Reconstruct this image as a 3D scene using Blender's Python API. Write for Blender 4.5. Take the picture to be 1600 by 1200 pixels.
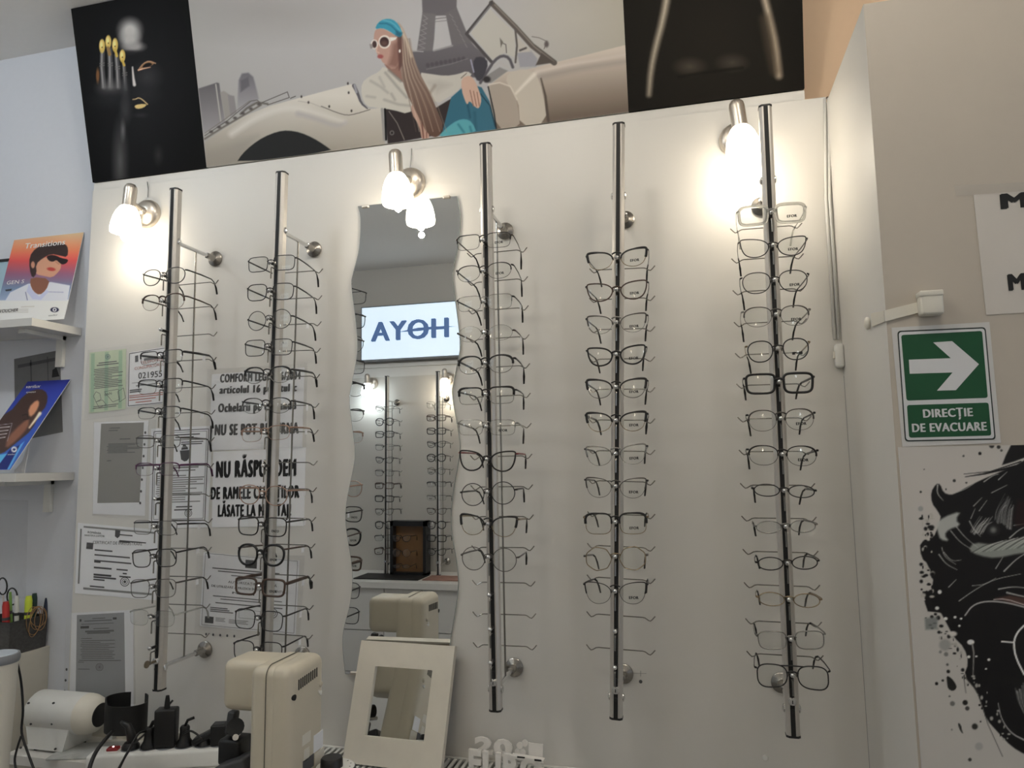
import bpy, bmesh, math, random
import numpy as np
from mathutils import Vector, Matrix
PI = math.pi
sc = bpy.context.scene
for o in list(bpy.data.objects): bpy.data.objects.remove(o)
COL = sc.collection
random.seed(7)

# ---------------------------------------------------------------- camera
CAM = np.array([0.0, -1.6709, 1.5263]); FPX = 1110.0
_a, _b, _c = math.radians(14.0673), math.radians(6.1676), math.radians(-0.8576)
_fw = np.array([-math.sin(_a)*math.cos(_b), math.cos(_a)*math.cos(_b), math.sin(_b)])
_rt = np.array([math.cos(_a), math.sin(_a), 0.0]); _up = np.cross(_rt, _fw)
RT = _rt*math.cos(_c) + _up*math.sin(_c); UP = np.cross(RT, _fw); FW = _fw
cd = bpy.data.cameras.new('camera'); cam = bpy.data.objects.new('camera', cd); COL.objects.link(cam)
cd.sensor_width = 36.0; cd.lens = 36.0*FPX/1600.0; cd.clip_start = 0.02
cam.matrix_world = Matrix(((RT[0], UP[0], -FW[0], CAM[0]), (RT[1], UP[1], -FW[1], CAM[1]),
                           (RT[2], UP[2], -FW[2], CAM[2]), (0, 0, 0, 1)))
sc.camera = cam
# ---------------------------------------------------------------- world, light, exposure
w = bpy.data.worlds.new('world'); sc.world = w; w.use_nodes = True
w.node_tree.nodes['Background'].inputs[0].default_value = (0.62, 0.72, 0.90, 1)
w.node_tree.nodes['Background'].inputs[1].default_value = 0.3
sc.view_settings.view_transform = 'Standard'; sc.view_settings.look = 'None'
sc.view_settings.gamma = 1.0; sc.view_settings.use_curve_mapping = False
sc.view_settings.exposure = 0.0
sc.cycles.transparent_max_bounces = 32
sc.cycles.max_bounces = 10
LAMP_W = 0.42         # watts of each wall spot
CEIL_E = 62.0         # emission of the opal globes assumed on the ceiling
SIGN_E = 0.82         # emission of the backlit sign
FILL_W = 12.0         # watts of the added cool fill light, out of view on the right
def area_light(name, loc, target, sx, sy, watts, color):
    ld = bpy.data.lights.new(name, 'AREA'); ld.shape = 'RECTANGLE'; ld.size = sx; ld.size_y = sy
    ld.energy = watts; ld.color = color
    o = bpy.data.objects.new(name, ld); COL.objects.link(o); o.location = loc
    o.rotation_euler = (Vector(target)-Vector(loc)).to_track_quat('-Z', 'Y').to_euler()
    return o
area_light('right_fill_light', (3.05, -1.5, 1.55), (-1.0, -1.3, 1.7), 2.0, 2.0, FILL_W, (0.80, 0.88, 1.0))  # added fill, set at an unseen window opening

# ---------------------------------------------------------------- picture <-> place helpers
def ray(px, py): return FW + RT*(px-800)/FPX - UP*(py-600)/FPX
def PY(px, py, Y): d = ray(px, py); return CAM + d*((Y-CAM[1])/d[1])
def PX(px, py, X): d = ray(px, py); return CAM + d*((X-CAM[0])/d[0])
def PZ(px, py, Z): d = ray(px, py); return CAM + d*((Z-CAM[2])/d[2])
def pj(P):
    d = np.asarray(P, float)-CAM; z = d@FW
    return np.stack([800+FPX*(d@RT)/z, 600-FPX*(d@UP)/z], -1)

def lin(c):
    c = np.asarray(c, float)/255.0
    return np.where(c <= 0.04045, c/12.92, ((c+0.055)/1.055)**2.4)

# ---------------------------------------------------------------- materials
MATS = {}
def mat(name, col, rough=0.5, metal=0.0, var=0.06, bump=0.0, scale=30.0, alpha=1.0, spec=None, emit=None, coat=0.0):
    if name in MATS: return MATS[name]
    m = bpy.data.materials.new(name); m.use_nodes = True; nt = m.node_tree
    b = nt.nodes['Principled BSDF']
    c = list(lin(col))+[1.0]
    tc = nt.nodes.new('ShaderNodeTexCoord'); nz = nt.nodes.new('ShaderNodeTexNoise')
    nz.inputs['Scale'].default_value = scale; nz.inputs['Detail'].default_value = 3.0
    nt.links.new(tc.outputs['Object'], nz.inputs['Vector'])
    mx = nt.nodes.new('ShaderNodeMix'); mx.data_type = 'RGBA'
    mx.inputs['A'].default_value = [min(1, v*(1-var)) for v in c[:3]]+[1]
    mx.inputs['B'].default_value = [min(1, v*(1+var)) for v in c[:3]]+[1]
    nt.links.new(nz.outputs['Fac'], mx.inputs['Factor']); nt.links.new(mx.outputs['Result'], b.inputs['Base Color'])
    b.inputs['Roughness'].default_value = rough; b.inputs['Metallic'].default_value = metal
    if spec is not None: b.inputs['Specular IOR Level'].default_value = spec
    if coat: b.inputs['Coat Weight'].default_value = coat
    if emit: 
        b.inputs['Emission Color'].default_value = list(emit[0])+[1]; b.inputs['Emission Strength'].default_value = emit[1]
    if bump:
        bp = nt.nodes.new('ShaderNodeBump'); bp.inputs['Strength'].default_value = bump; bp.inputs['Distance'].default_value = 0.002
        nt.links.new(nz.outputs['Fac'], bp.inputs['Height']); nt.links.new(bp.outputs['Normal'], b.inputs['Normal'])
    MATS[name] = m; return m
def clear_mat(name, tint, gloss=0.05, ior=1.45, opacity=0.0, rough=0.02, flat=None):
    """thin clear plastic or lens: straight-through transparency plus a fresnel reflection"""
    if name in MATS: return MATS[name]
    m = bpy.data.materials.new(name); m.use_nodes = True; nt = m.node_tree; nt.nodes.clear()
    out = nt.nodes.new('ShaderNodeOutputMaterial'); tr = nt.nodes.new('ShaderNodeBsdfTransparent'); gl = nt.nodes.new('ShaderNodeBsdfGlossy')
    tr.inputs[0].default_value = list(tint)+[1]; gl.inputs['Roughness'].default_value = rough
    fr = nt.nodes.new('ShaderNodeFresnel'); fr.inputs[0].default_value = ior
    ad = nt.nodes.new('ShaderNodeMath'); ad.operation = 'MULTIPLY'; ad.inputs[1].default_value = gloss; ad.use_clamp = True
    ge = nt.nodes.new('ShaderNodeNewGeometry'); inv = nt.nodes.new('ShaderNodeMath'); inv.operation = 'SUBTRACT'; inv.inputs[0].default_value = 1.0
    nt.links.new(ge.outputs['Backfacing'], inv.inputs[1]); m0 = nt.nodes.new('ShaderNodeMath'); m0.operation = 'MULTIPLY'
    nt.links.new(fr.outputs[0], m0.inputs[0]); nt.links.new(inv.outputs[0], m0.inputs[1]); nt.links.new(m0.outputs[0], ad.inputs[0])   # reflect on entry only
    if flat is not None: ad.inputs[0].default_value = flat; nt.links.remove(ad.inputs[0].links[0])
    mx = nt.nodes.new('ShaderNodeMixShader'); nt.links.new(ad.outputs[0], mx.inputs[0]); nt.links.new(tr.outputs[0], mx.inputs[1]); nt.links.new(gl.outputs[0], mx.inputs[2])
    last = mx
    if opacity:
        df = nt.nodes.new('ShaderNodeBsdfDiffuse'); df.inputs[0].default_value = list(tint)+[1]
        nz = nt.nodes.new('ShaderNodeTexNoise'); nz.inputs['Scale'].default_value = 12
        rg = nt.nodes.new('ShaderNodeMapRange'); rg.inputs['To Min'].default_value = opacity*0.6; rg.inputs['To Max'].default_value = opacity*1.4
        nt.links.new(nz.outputs['Fac'], rg.inputs['Value'])
        m2 = nt.nodes.new('ShaderNodeMixShader'); nt.links.new(rg.outputs[0], m2.inputs[0])
        nt.links.new(mx.outputs[0], m2.inputs[1]); nt.links.new(df.outputs[0], m2.inputs[2]); last = m2
    nt.links.new(last.outputs[0], out.inputs[0]); MATS[name] = m; return m
def glow_mat(name, col, strength):
    if name in MATS: return MATS[name]
    m = bpy.data.materials.new(name); m.use_nodes = True; nt = m.node_tree; b = nt.nodes['Principled BSDF']
    b.inputs['Base Color'].default_value = (0.9, 0.9, 0.88, 1); b.inputs['Roughness'].default_value = 0.4
    b.inputs['Emission Color'].default_value = list(col)+[1]; b.inputs['Emission Strength'].default_value = strength
    MATS[name] = m; return m
def print_mat(name='printed_colours', rough=0.45, coat=0.0):
    if name in MATS: return MATS[name]
    m = bpy.data.materials.new(name); m.use_nodes = True; nt = m.node_tree; b = nt.nodes['Principled BSDF']
    at = nt.nodes.new('ShaderNodeAttribute'); at.attribute_name = 'print'
    nt.links.new(at.outputs['Color'], b.inputs['Base Color']); b.inputs['Roughness'].default_value = rough
    b.inputs['Coat Weight'].default_value = coat; b.inputs['Specular IOR Level'].default_value = 0.35 if rough < .5 else 0.12
    MATS[name] = m; return m

WHITE_PANEL = mat('white_laminate', (218, 216, 211), 0.38, var=0.012, bump=0.02, scale=9)
WHITE_PAINT = mat('white_wall_paint', (216, 219, 226), 0.75, var=0.02, bump=0.12, scale=60)
PEACH_PAINT = mat('peach_wall_paint', (238, 208, 176), 0.8, var=0.02, bump=0.12, scale=60)
GREY_PAINT = mat('taupe_box_paint', (186, 178, 166), 0.6, var=0.02, bump=0.06, scale=40)
CEIL_PAINT = mat('ceiling_paint', (238, 236, 232), 0.85, var=0.02, bump=0.1, scale=60)
WHITE_PL = mat('white_plastic', (226, 226, 222), 0.4)
CREAM_PL = mat('cream_plastic', (222, 218, 206), 0.42, var=0.03)
BEIGE_PL = mat('beige_machine_plastic', (202, 194, 175), 0.38, var=0.03)
BEIGE_SEAM = mat('grey_seam', (90, 86, 76), 0.6)
BLACK_PL = mat('black_plastic', (24, 24, 25), 0.42)
BLACK_SOFT = mat('soft_black', (16, 16, 17), 0.6)
DARK_GREY = mat('dark_grey_plastic', (66, 66, 68), 0.5)
GREY_PL = mat('grey_plastic', (132, 134, 138), 0.45)
ALU = mat('brushed_aluminium', (200, 196, 190), 0.42, 0.55, var=0.05, scale=90)
CHROME = mat('chrome', (222, 222, 222), 0.1, 1.0, var=0.02)
STEEL = mat('steel_wire', (150, 148, 144), 0.25, 1.0)
NICKEL = mat('brushed_nickel', (205, 197, 186), 0.34, 0.85, var=0.08, scale=120)
BRASS = mat('key_brass', (150, 138, 120), 0.35, 0.9)
PAPER = mat('white_paper', (238, 239, 242), 0.7, var=0.015, scale=40)
PAPER_GREY = mat('grey_photocopy_paper', (150, 152, 154), 0.7, var=0.05, scale=25)
PAPER_GREEN = mat('pale_green_paper', (202, 216, 186), 0.7, var=0.08, scale=25)
INK = mat('black_ink', (18, 18, 19), 0.6)
INK_SOFT = mat('grey_ink', (86, 86, 88), 0.7)
INK_PALE = mat('pale_grey_ink', (140, 140, 140), 0.7)
INK_RED = mat('red_ink', (176, 92, 70), 0.7)
INK_BLUE = mat('blue_ink', (62, 92, 110), 0.7)
SLEEVE = clear_mat('clear_plastic_sleeve', (0.99, 0.99, 0.99), 1.0, 1.45, 0.04, 0.12, flat=0.03)
LENS = clear_mat('clear_demo_lens', (0.975, 0.98, 0.975), 2.2, 1.5, 0.0, 0.02)
SMOKE = clear_mat('smoked_clear_plastic', (0.16, 0.155, 0.15), 1.2, 1.45, 0.45, 0.05)
MIRROR = mat('silvered_mirror', (238, 240, 240), 0.0, 1.0, var=0.0)
GLASS_EDGE = mat('polished_glass_edge', (196, 204, 202), 0.12, 0.5)
FRAME_MATS = {
 'black': mat('frame_black', (22, 21, 22), 0.3), 'dark': mat('frame_gunmetal', (40, 37, 36), 0.35, 0.3),
 'brown': mat('frame_brown', (72, 54, 44), 0.35), 'tortoise': mat('frame_tortoise', (60, 44, 34), 0.3, var=0.8, scale=160),
 'silver': mat('frame_silver', (150, 148, 145), 0.25, 0.9), 'gold': mat('frame_pale_gold', (160, 142, 116), 0.25, 0.9),
 'rose': mat('frame_rose', (170, 136, 118), 0.3, 0.6), 'purple': mat('frame_purple', (92, 48, 84), 0.3, 0.3),
 'red': mat('frame_red', (120, 32, 34), 0.35), 'grey': mat('frame_grey', (88, 84, 80), 0.3, 0.5),
 'clear': mat('frame_crystal', (226, 226, 222), 0.15), }
_c = FRAME_MATS['clear'].node_tree.nodes['Principled BSDF']; _c.inputs['Transmission Weight'].default_value = 0.75; _c.inputs['IOR'].default_value = 1.2

# ---------------------------------------------------------------- mesh helpers
class MB:
    def __init__(s): s.v = []; s.f = []
    def add(s, vs, fs):
        k = len(s.v); s.v += [tuple(float(q) for q in p) for p in vs]; s.f += [tuple(i+k for i in f) for f in fs]; return s
    def box(s, c, d, rot=None):
        h = [q/2 for q in d]; vs = []
        for x, y, z in ((-1,-1,-1),(1,-1,-1),(1,1,-1),(-1,1,-1),(-1,-1,1),(1,-1,1),(1,1,1),(-1,1,1)):
            p = Vector((x*h[0], y*h[1], z*h[2]))
            if rot is not None: p = rot @ p
            vs.append((p.x+c[0], p.y+c[1], p.z+c[2]))
        return s.add(vs, [(3,2,1,0),(4,5,6,7),(0,1,5,4),(1,2,6,5),(2,3,7,6),(3,0,4,7)])
    def bbox(s, a, b): return s.box([(a[i]+b[i])/2 for i in range(3)], [abs(b[i]-a[i]) for i in range(3)])
    def rbox(s, c, d, r=0.004, seg=3, rot=None):
        """box with all vertical-ish edges rounded: bevelled through bmesh"""
        bm = bmesh.new(); bmesh.ops.create_cube(bm, size=1.0)
        for v in bm.verts: v.co = Vector((v.co.x*d[0], v.co.y*d[1], v.co.z*d[2]))
        bmesh.ops.bevel(bm, geom=list(bm.edges), offset=r, segments=seg, profile=0.5, affect='EDGES')
        bm.verts.index_update()
        vs = [((rot @ v.co) if rot is not None else v.co)+Vector(c) for v in bm.verts]
        fs = [tuple(v.index for v in f.verts) for f in bm.faces]; bm.free()
        return s.add(vs, fs)
    def tube(s, pts, r, n=8, closed=False, up=None, flat=1.0, cap=True):
        """sweep along pts; r scalar or list of (radius) or (a,b)"""
        P = [Vector(p) for p in pts]; N = len(P); rings = []
        prev = None
        for i in range(N):
            if closed: t = P[(i+1) % N]-P[i-1]
            else: t = P[min(i+1, N-1)]-P[max(i-1, 0)]
            if t.length < 1e-9: t = Vector((0, 0, 1))
            t.normalize()
            if up is not None: u = Vector(up)-t*t.dot(Vector(up))
            elif prev is None:
                u = Vector((0, 0, 1)) if abs(t.z) < 0.9 else Vector((1, 0, 0)); u = u-t*t.dot(u)
            else: u = prev-t*t.dot(prev)
            u.normalize(); prev = u; q = t.cross(u)
            ri = r[i] if isinstance(r, (list, tuple)) else r
            a, b = ri if isinstance(ri, (list, tuple)) else (ri, ri*flat)
            rings.append([P[i]+u*(a*math.cos(2*PI*k/n))+q*(b*math.sin(2*PI*k/n)) for k in range(n)])
        vs = [p for R_ in rings for p in R_]; fs = []
        for i in range(N if closed else N-1):
            j = (i+1) % N
            for k in range(n):
                l = (k+1) % n; fs.append((i*n+k, i*n+l, j*n+l, j*n+k))
        if not closed and cap: fs += [tuple(range(n-1, -1, -1)), tuple((N-1)*n+k for k in range(n))]
        return s.add(vs, fs)
    def lathe(s, prof, c=(0,0,0), n=24, M=None, close=True):
        """profile of (r,z) about local z, placed by matrix M or offset c"""
        vs = []; fs = []; m = len(prof)
        for r, z in prof:
            for k in range(n):
                p = Vector((r*math.cos(2*PI*k/n), r*math.sin(2*PI*k/n), z))
                if M is not None: p = M @ p
                vs.append(p+Vector(c))
        for i in range(m-1):
            for k in range(n):
                l = (k+1) % n; fs.append((i*n+k, i*n+l, (i+1)*n+l, (i+1)*n+k))
        if close: fs += [tuple(range(n-1, -1, -1)), tuple((m-1)*n+k for k in range(n))]
        return s.add(vs, fs)
    def ball(s, c, r, n=10, m=6):
        rx, ry, rz = r if isinstance(r, (list, tuple)) else (r, r, r)
        vs = [(c[0], c[1], c[2]-rz)]; fs = []
        for i in range(1, m):
            a = -PI/2+PI*i/m
            for k in range(n): vs.append((c[0]+rx*math.cos(a)*math.cos(2*PI*k/n), c[1]+ry*math.cos(a)*math.sin(2*PI*k/n), c[2]+rz*math.sin(a)))
        vs.append((c[0], c[1], c[2]+rz)); L = len(vs)-1
        for k in range(n): fs.append((0, 1+(k+1) % n, 1+k)); fs.append((L, 1+(m-2)*n+k, 1+(m-2)*n+(k+1) % n))
        for i in range(m-2):
            for k in range(n):
                l = (k+1) % n; fs.append((1+i*n+k, 1+i*n+l, 1+(i+1)*n+l, 1+(i+1)*n+k))
        return s.add(vs, fs)
    def prism(s, poly, y0, y1):
        """polygon of (x,z) extruded from y0 (front) to y1 (back)"""
        n = len(poly); vs = [(x, y0, z) for x, z in poly]+[(x, y1, z) for x, z in poly]
        return s.add(vs, [tuple(range(n)), tuple(range(2*n-1, n-1, -1))]+[(i, i+n, (i+1) % n+n, (i+1) % n) for i in range(n)])
    def quad_px(s, pts, Y): return s.add([PY(x, y, Y) for x, y in pts], [tuple(range(len(pts)))])
    def build(s, name, m, parent=None, smooth=False, world=False):
        me = bpy.data.meshes.new(name); vs = s.v
        if world and parent is not None:
            inv = pmat(parent).inverted(); vs = [tuple(inv @ Vector(p)) for p in s.v]
        me.from_pydata(vs, [], s.f); me.validate(clean_customdata=False)
        bm = bmesh.new(); bm.from_mesh(me); bmesh.ops.recalc_face_normals(bm, faces=bm.faces); bm.to_mesh(me); bm.free()
        me.materials.append(m)
        if smooth:
            me.polygons.foreach_set('use_smooth', [True]*len(me.polygons))
            if smooth != 'all': me.set_sharp_from_angle(angle=math.radians(40))
        o = bpy.data.objects.new(name, me); COL.objects.link(o)
        if parent is not None: o.parent = parent
        return o
def pmat(o):
    m = Matrix.LocRotScale(o.location, o.rotation_euler, o.scale)
    return pmat(o.parent) @ m if o.parent else m
def tag(o, label=None, cat=None, group=None, kind=None):
    if label: o['label'] = label
    if cat: o['category'] = cat
    if group: o['group'] = group
    if kind: o['kind'] = kind
    return o
def thing(name, label, cat, loc=(0,0,0), rot=(0,0,0), group=None):
    o = bpy.data.objects.new(name, None); COL.objects.link(o); o.empty_display_size = 0.05
    o.location = [float(q) for q in loc]; o.rotation_euler = rot
    return tag(o, label, cat, group)
def struct(name, mb, m, smooth=False): return tag(mb.build(name, m, smooth=smooth), kind='structure')
def copy_tree(o, parent=None):
    c = o.copy(); COL.objects.link(c); c.parent = parent
    for ch in o.children: copy_tree(ch, c)
    return c
def text_mesh(body, bold=0.0):
    """flat lettering; weight is added by repeating the strokes a little to either side"""
    cu = bpy.data.curves.new('lettering', 'FONT'); cu.body = body; cu.resolution_u = 3; cu.space_character = 1.0+bold*2.2
    o = bpy.data.objects.new('lettering', cu); COL.objects.link(o)
    dg = bpy.context.evaluated_depsgraph_get(); me = bpy.data.meshes.new_from_object(o.evaluated_get(dg))
    bpy.data.objects.remove(o); bpy.data.curves.remove(cu)
    if bold:
        V = [tuple(v.co) for v in me.vertices]; F = [tuple(p.vertices) for p in me.polygons]; n = len(V); VV = []; FF = []
        for k, (dx, dy) in enumerate(((-bold, -bold*.25), (-bold/3, bold*.25), (bold/3, -bold*.25), (bold, bold*.25))):
            VV += [(x+dx, y+dy, k*.00004) for x, y, z in V]; FF += [tuple(i+k*n for i in f) for f in F]
        me2 = bpy.data.meshes.new('lettering'); me2.from_pydata(VV, [], FF); bpy.data.meshes.remove(me); me = me2
    return me
def text_at(body, A, B, H, m, parent=None, bold=0.0, nrm=(0,-1,0), up=(0,0,1), name='lettering', fit=True):
    """lettering whose baseline runs from A to B; cap height H, lying in the plane with normal nrm"""
    me = text_mesh(body, bold); A = Vector(A); B = Vector(B)
    n_ = len(me.vertices)
    if n_ == 0: return None
    co = np.empty(n_*3); me.vertices.foreach_get('co', co); co = co.reshape(-1, 3)
    x0, x1 = co[:, 0].min(), co[:, 0].max()
    d = (B-A); L = d.length; d.normalize(); u = Vector(nrm).cross(d)*-1
    if u.dot(Vector(up)) < 0: u = -u
    sx = L/(x1-x0) if fit else H/0.682
    out = [tuple(A+d*((p[0]-x0)*sx)+u*(p[1]*H/0.682)+Vector(nrm)*p[2]) for p in co]
    if parent is not None:
        inv = pmat(parent).inverted(); out = [tuple(inv @ Vector(p)) for p in out]
    for v, p in zip(me.vertices, out): v.co = p
    me.materials.clear(); me.materials.append(m); me.update()
    o = bpy.data.objects.new(name, me); COL.objects.link(o)
    if parent is not None: o.parent = parent
    return o
def text_px(body, a, b, hpx, Y, m, parent, bold=0.0, name='lettering'):
    A, B = PY(*a, Y), PY(*b, Y); mid = ((a[0]+b[0])/2, (a[1]+b[1])/2)
    H = np.linalg.norm(PY(mid[0], mid[1]-hpx, Y)-PY(*mid, Y))
    return text_at(body, A, B, H, m, parent, bold, name=name)

# ---------------------------------------------------------------- flat printed pictures (one colour per vertex of a fine grid)
class Raster:
    def __init__(s, O, U, V, nu, nv, bg):
        s.O, s.U, s.V = [np.asarray(q, float) for q in (O, U, V)]; s.nu, s.nv = nu, nv
        gu, gv = np.meshgrid(np.linspace(0, 1, nu+1), np.linspace(0, 1, nv+1))
        s.P = s.O+gu.reshape(-1, 1)*s.U+gv.reshape(-1, 1)*s.V
        q = pj(s.P); s.x, s.y = q[:, 0], q[:, 1]; s.u, s.vv = gu.ravel(), gv.ravel()
        s.c = np.empty((len(s.x), 3)); s.c[:] = bg(s.x, s.y) if callable(bg) else bg
    def _mix(s, idx, a, col):
        col = col(s.x[idx], s.y[idx]) if callable(col) else np.asarray(col, float)
        s.c[idx] += (col-s.c[idx])*a[:, None]
    def _sel(s, P, pad):
        return np.nonzero((s.x > P[:, 0].min()-pad) & (s.x < P[:, 0].max()+pad) & (s.y > P[:, 1].min()-pad) & (s.y < P[:, 1].max()+pad))[0]
    @staticmethod
    def _dist(x, y, A, B):
        d = B-A; L = (d**2).sum()+1e-9
        t = np.clip(((x-A[0])*d[0]+(y-A[1])*d[1])/L, 0, 1)
        return np.hypot(x-A[0]-t*d[0], y-A[1]-t*d[1]), t
    def fill(s, pts, col, f=1.2, a=1.0, smooth=0):
        P = np.asarray(pts, float)
        for _ in range(smooth):
            Q = np.roll(P, -1, 0); P = np.stack([P*.75+Q*.25, P*.25+Q*.75], 1).reshape(-1, 2)
        i = s._sel(P, f+2)
        if len(i) == 0: return s
        x, y = s.x[i], s.y[i]; ins = np.zeros(len(i), bool); dm = np.full(len(i), 1e9)
        for k in range(len(P)):
            A, B = P[k], P[(k+1) % len(P)]
            c = (A[1] > y) != (B[1] > y)
            xi = A[0]+(y-A[1])*(B[0]-A[0])/((B[1]-A[1]) if abs(B[1]-A[1]) > 1e-9 else 1e-9)
            ins ^= c & (x < xi); dm = np.minimum(dm, s._dist(x, y, A, B)[0])
        sd = np.where(ins, -dm, dm); al = np.clip(0.5-sd/f, 0, 1)*a
        s._mix(i, al, col); return s
    def stroke(s, pts, wd, col, f=1.0, a=1.0, smooth=0):
        P = np.asarray(pts, float)
        for _ in range(smooth):
            Q = np.stack([P[:-1]*.75+P[1:]*.25, P[:-1]*.25+P[1:]*.75], 1).reshape(-1, 2); P = np.vstack([P[:1], Q, P[-1:]])
        W = np.linspace(*wd, len(P)) if isinstance(wd, (tuple, list)) else np.full(len(P), wd)
        i = s._sel(P, max(W)+f+1)
        if len(i) == 0: return s
        x, y = s.x[i], s.y[i]; best = np.full(len(i), 1e9)
        for k in range(len(P)-1):
            d, t = s._dist(x, y, P[k], P[k+1]); best = np.minimum(best, d-(W[k]+(W[k+1]-W[k])*t)/2)
        s._mix(i, np.clip(0.5-best/f, 0, 1)*a, col); return s
    def oval(s, cx, cy, rx, ry, col, f=0.15, a=1.0, rot=0.0):
        c_, n_ = math.cos(rot), math.sin(rot); X = (s.x-cx)*c_+(s.y-cy)*n_; Y = -(s.x-cx)*n_+(s.y-cy)*c_
        d = np.hypot(X/rx, Y/ry); i = np.nonzero(d < 1+f)[0]
        if len(i): s._mix(i, np.clip((1+f-d[i])/(2*f), 0, 1)*a, col)
        return s
    def build(s, name, parent, gain=1.0, m=None, lo=0.004, hi=0.86):
        nu, nv = s.nu, s.nv; inv = np.array(pmat(parent).inverted())
        P = s.P@inv[:3, :3].T+inv[:3, 3]
        me = bpy.data.meshes.new(name); nF = nu*nv
        j, i = np.meshgrid(np.arange(nv), np.arange(nu), indexing='ij'); a = (j*(nu+1)+i).ravel()
        F = np.stack([a, a+1, a+nu+2, a+nu+1], 1)
        me.vertices.add(len(P)); me.vertices.foreach_set('co', P.ravel())
        me.loops.add(nF*4); me.loops.foreach_set('vertex_index', F.ravel().astype(np.int32))
        me.polygons.add(nF); me.polygons.foreach_set('loop_start', np.arange(0, nF*4, 4, dtype=np.int32))
        me.update(calc_edges=True)
        at = me.color_attributes.new('print', 'FLOAT_COLOR', 'POINT')
        C = np.clip(lin(np.clip(s.c, 0, 255))*gain, lo, hi)
        at.data.foreach_set('color', np.hstack([C, np.ones((len(C), 1))]).ravel().astype(np.float32))
        me.materials.append(m or print_mat())
        o = bpy.data.objects.new(name, me); COL.objects.link(o); o.parent = parent
        return o
def zoomed(x0, y0, k): return lambda pts: [(x0+k*x, y0+k*y) for x, y in pts]

# ================================================================ THE ROOM
ZC, YW, YO = 2.85, 0.05, -2.75          # ceiling, wall behind the panel, opposite wall
XL, XR = -3.3, 3.1
PXL, PXR, PZT = -1.692, 0.3285, 2.3405   # display panel: left, right, top
BF = -0.3645                              # front of the boxed-in corner on the right
struct('floor', MB().bbox((XL, YO-.1, -.05), (XR, YW+.1, 0)), mat('grey_floor_tile', (150, 146, 140), 0.45, var=0.06, scale=4))
struct('ceiling', MB().bbox((XL, YO-.1, ZC), (XR, YW+.1, ZC+.06)), CEIL_PAINT)
struct('wall_back', MB().bbox((XL, YW, 0), (0.0, YW+.1, ZC)), WHITE_PAINT)
struct('wall_back_right', MB().bbox((0.0, YW, 0), (XR, YW+.1, ZC)), PEACH_PAINT)
struct('wall_left', MB().bbox((XL-.1, YO-.1, 0), (XL, YW+.1, ZC)), WHITE_PAINT)
struct('wall_opposite', MB().bbox((XL, YO-.1, 0), (XR, YO, ZC)), mat('opposite_wall_paint', (196, 192, 184), 0.75, var=0.02, bump=0.1, scale=60))
mb = MB().bbox((XR, YO-.1, 0), (XR+.1, YW+.1, .45)).bbox((XR, YO-.1, 2.6), (XR+.1, YW+.1, ZC)).bbox((XR, -.35, .45), (XR+.1, YW+.1, 2.6)).bbox((XR, YO-.1, .45), (XR+.1, -2.5, 2.6))
struct('wall_right', mb, WHITE_PAINT)
win = struct('window_1', MB().bbox((XR+.04, -2.5, .45), (XR+.06, -.35, .5)).bbox((XR+.04, -2.5, 2.55), (XR+.06, -.35, 2.6)).bbox((XR+.03, -1.45, .45), (XR+.07, -1.4, 2.6)), WHITE_PL)  # unseen window, put in as the opening for the added fill
# white laminate display panel, its top rail and the boxed-in corner on the right
struct('wall_panel', MB().bbox((PXL, 0, 0), (PXR, YW-.001, PZT)), WHITE_PANEL)
struct('trim_1', MB().bbox((PXL, 0.0035, PZT+.0018), (0.2848, YW-.001, 2.3655)), WHITE_PANEL)
struct('wall_box', MB().bbox((PXR+.0006, BF, 0), (1.9, YW-.001, 2.326)), GREY_PAINT)
struct('wall_box_side', MB().bbox((PXR+.0001, BF+.0008, 0), (PXR+.0005, -.0002, 2.325)), WHITE_PANEL)
struct('trim_2', MB().bbox((PXR-.0006, -.0008, 0), (PXR+.0004, 0.0, 1.70)), GREY_PL)

# ---------------------------------------------------------------- three big prints leaning out above the panel
TILT = math.radians(12.4); PB = 2.3665; PH = 0.493
UV = np.array([0, -math.sin(TILT), math.cos(TILT)]); NV = np.array([0, -math.cos(TILT), -math.sin(TILT)])
def poster(x0, x1, label, nu, nv, bg, draw, gain):
    t = thing('wall_print', label, 'poster', (x0, 0, PB))
    b = MB(); q = [np.array([x, 0, PB])+UV*h-NV*d for d in (0.0, 0.012) for x, h in ((x0+.0006, 0), (x1-.0006, 0), (x1-.0006, PH), (x0+.0006, PH))]
    b.add(q, [(0,1,2,3), (7,6,5,4), (0,4,5,1), (1,5,6,2), (2,6,7,3), (3,7,4,0)]); b.build('backing_board', BLACK_SOFT if gain < 1 else WHITE_PL, t, world=True)
    r = Raster(np.array([x0, 0, PB])+NV*.0008, np.array([x1-x0, 0, 0]), UV*PH, nu, nv, bg)
    draw(r); r.build('printed_picture', t, abs(gain), print_mat('satin_print', 0.62))
    return t
GP = 1.12          # print colours: photograph value -> ink reflectance
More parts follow.
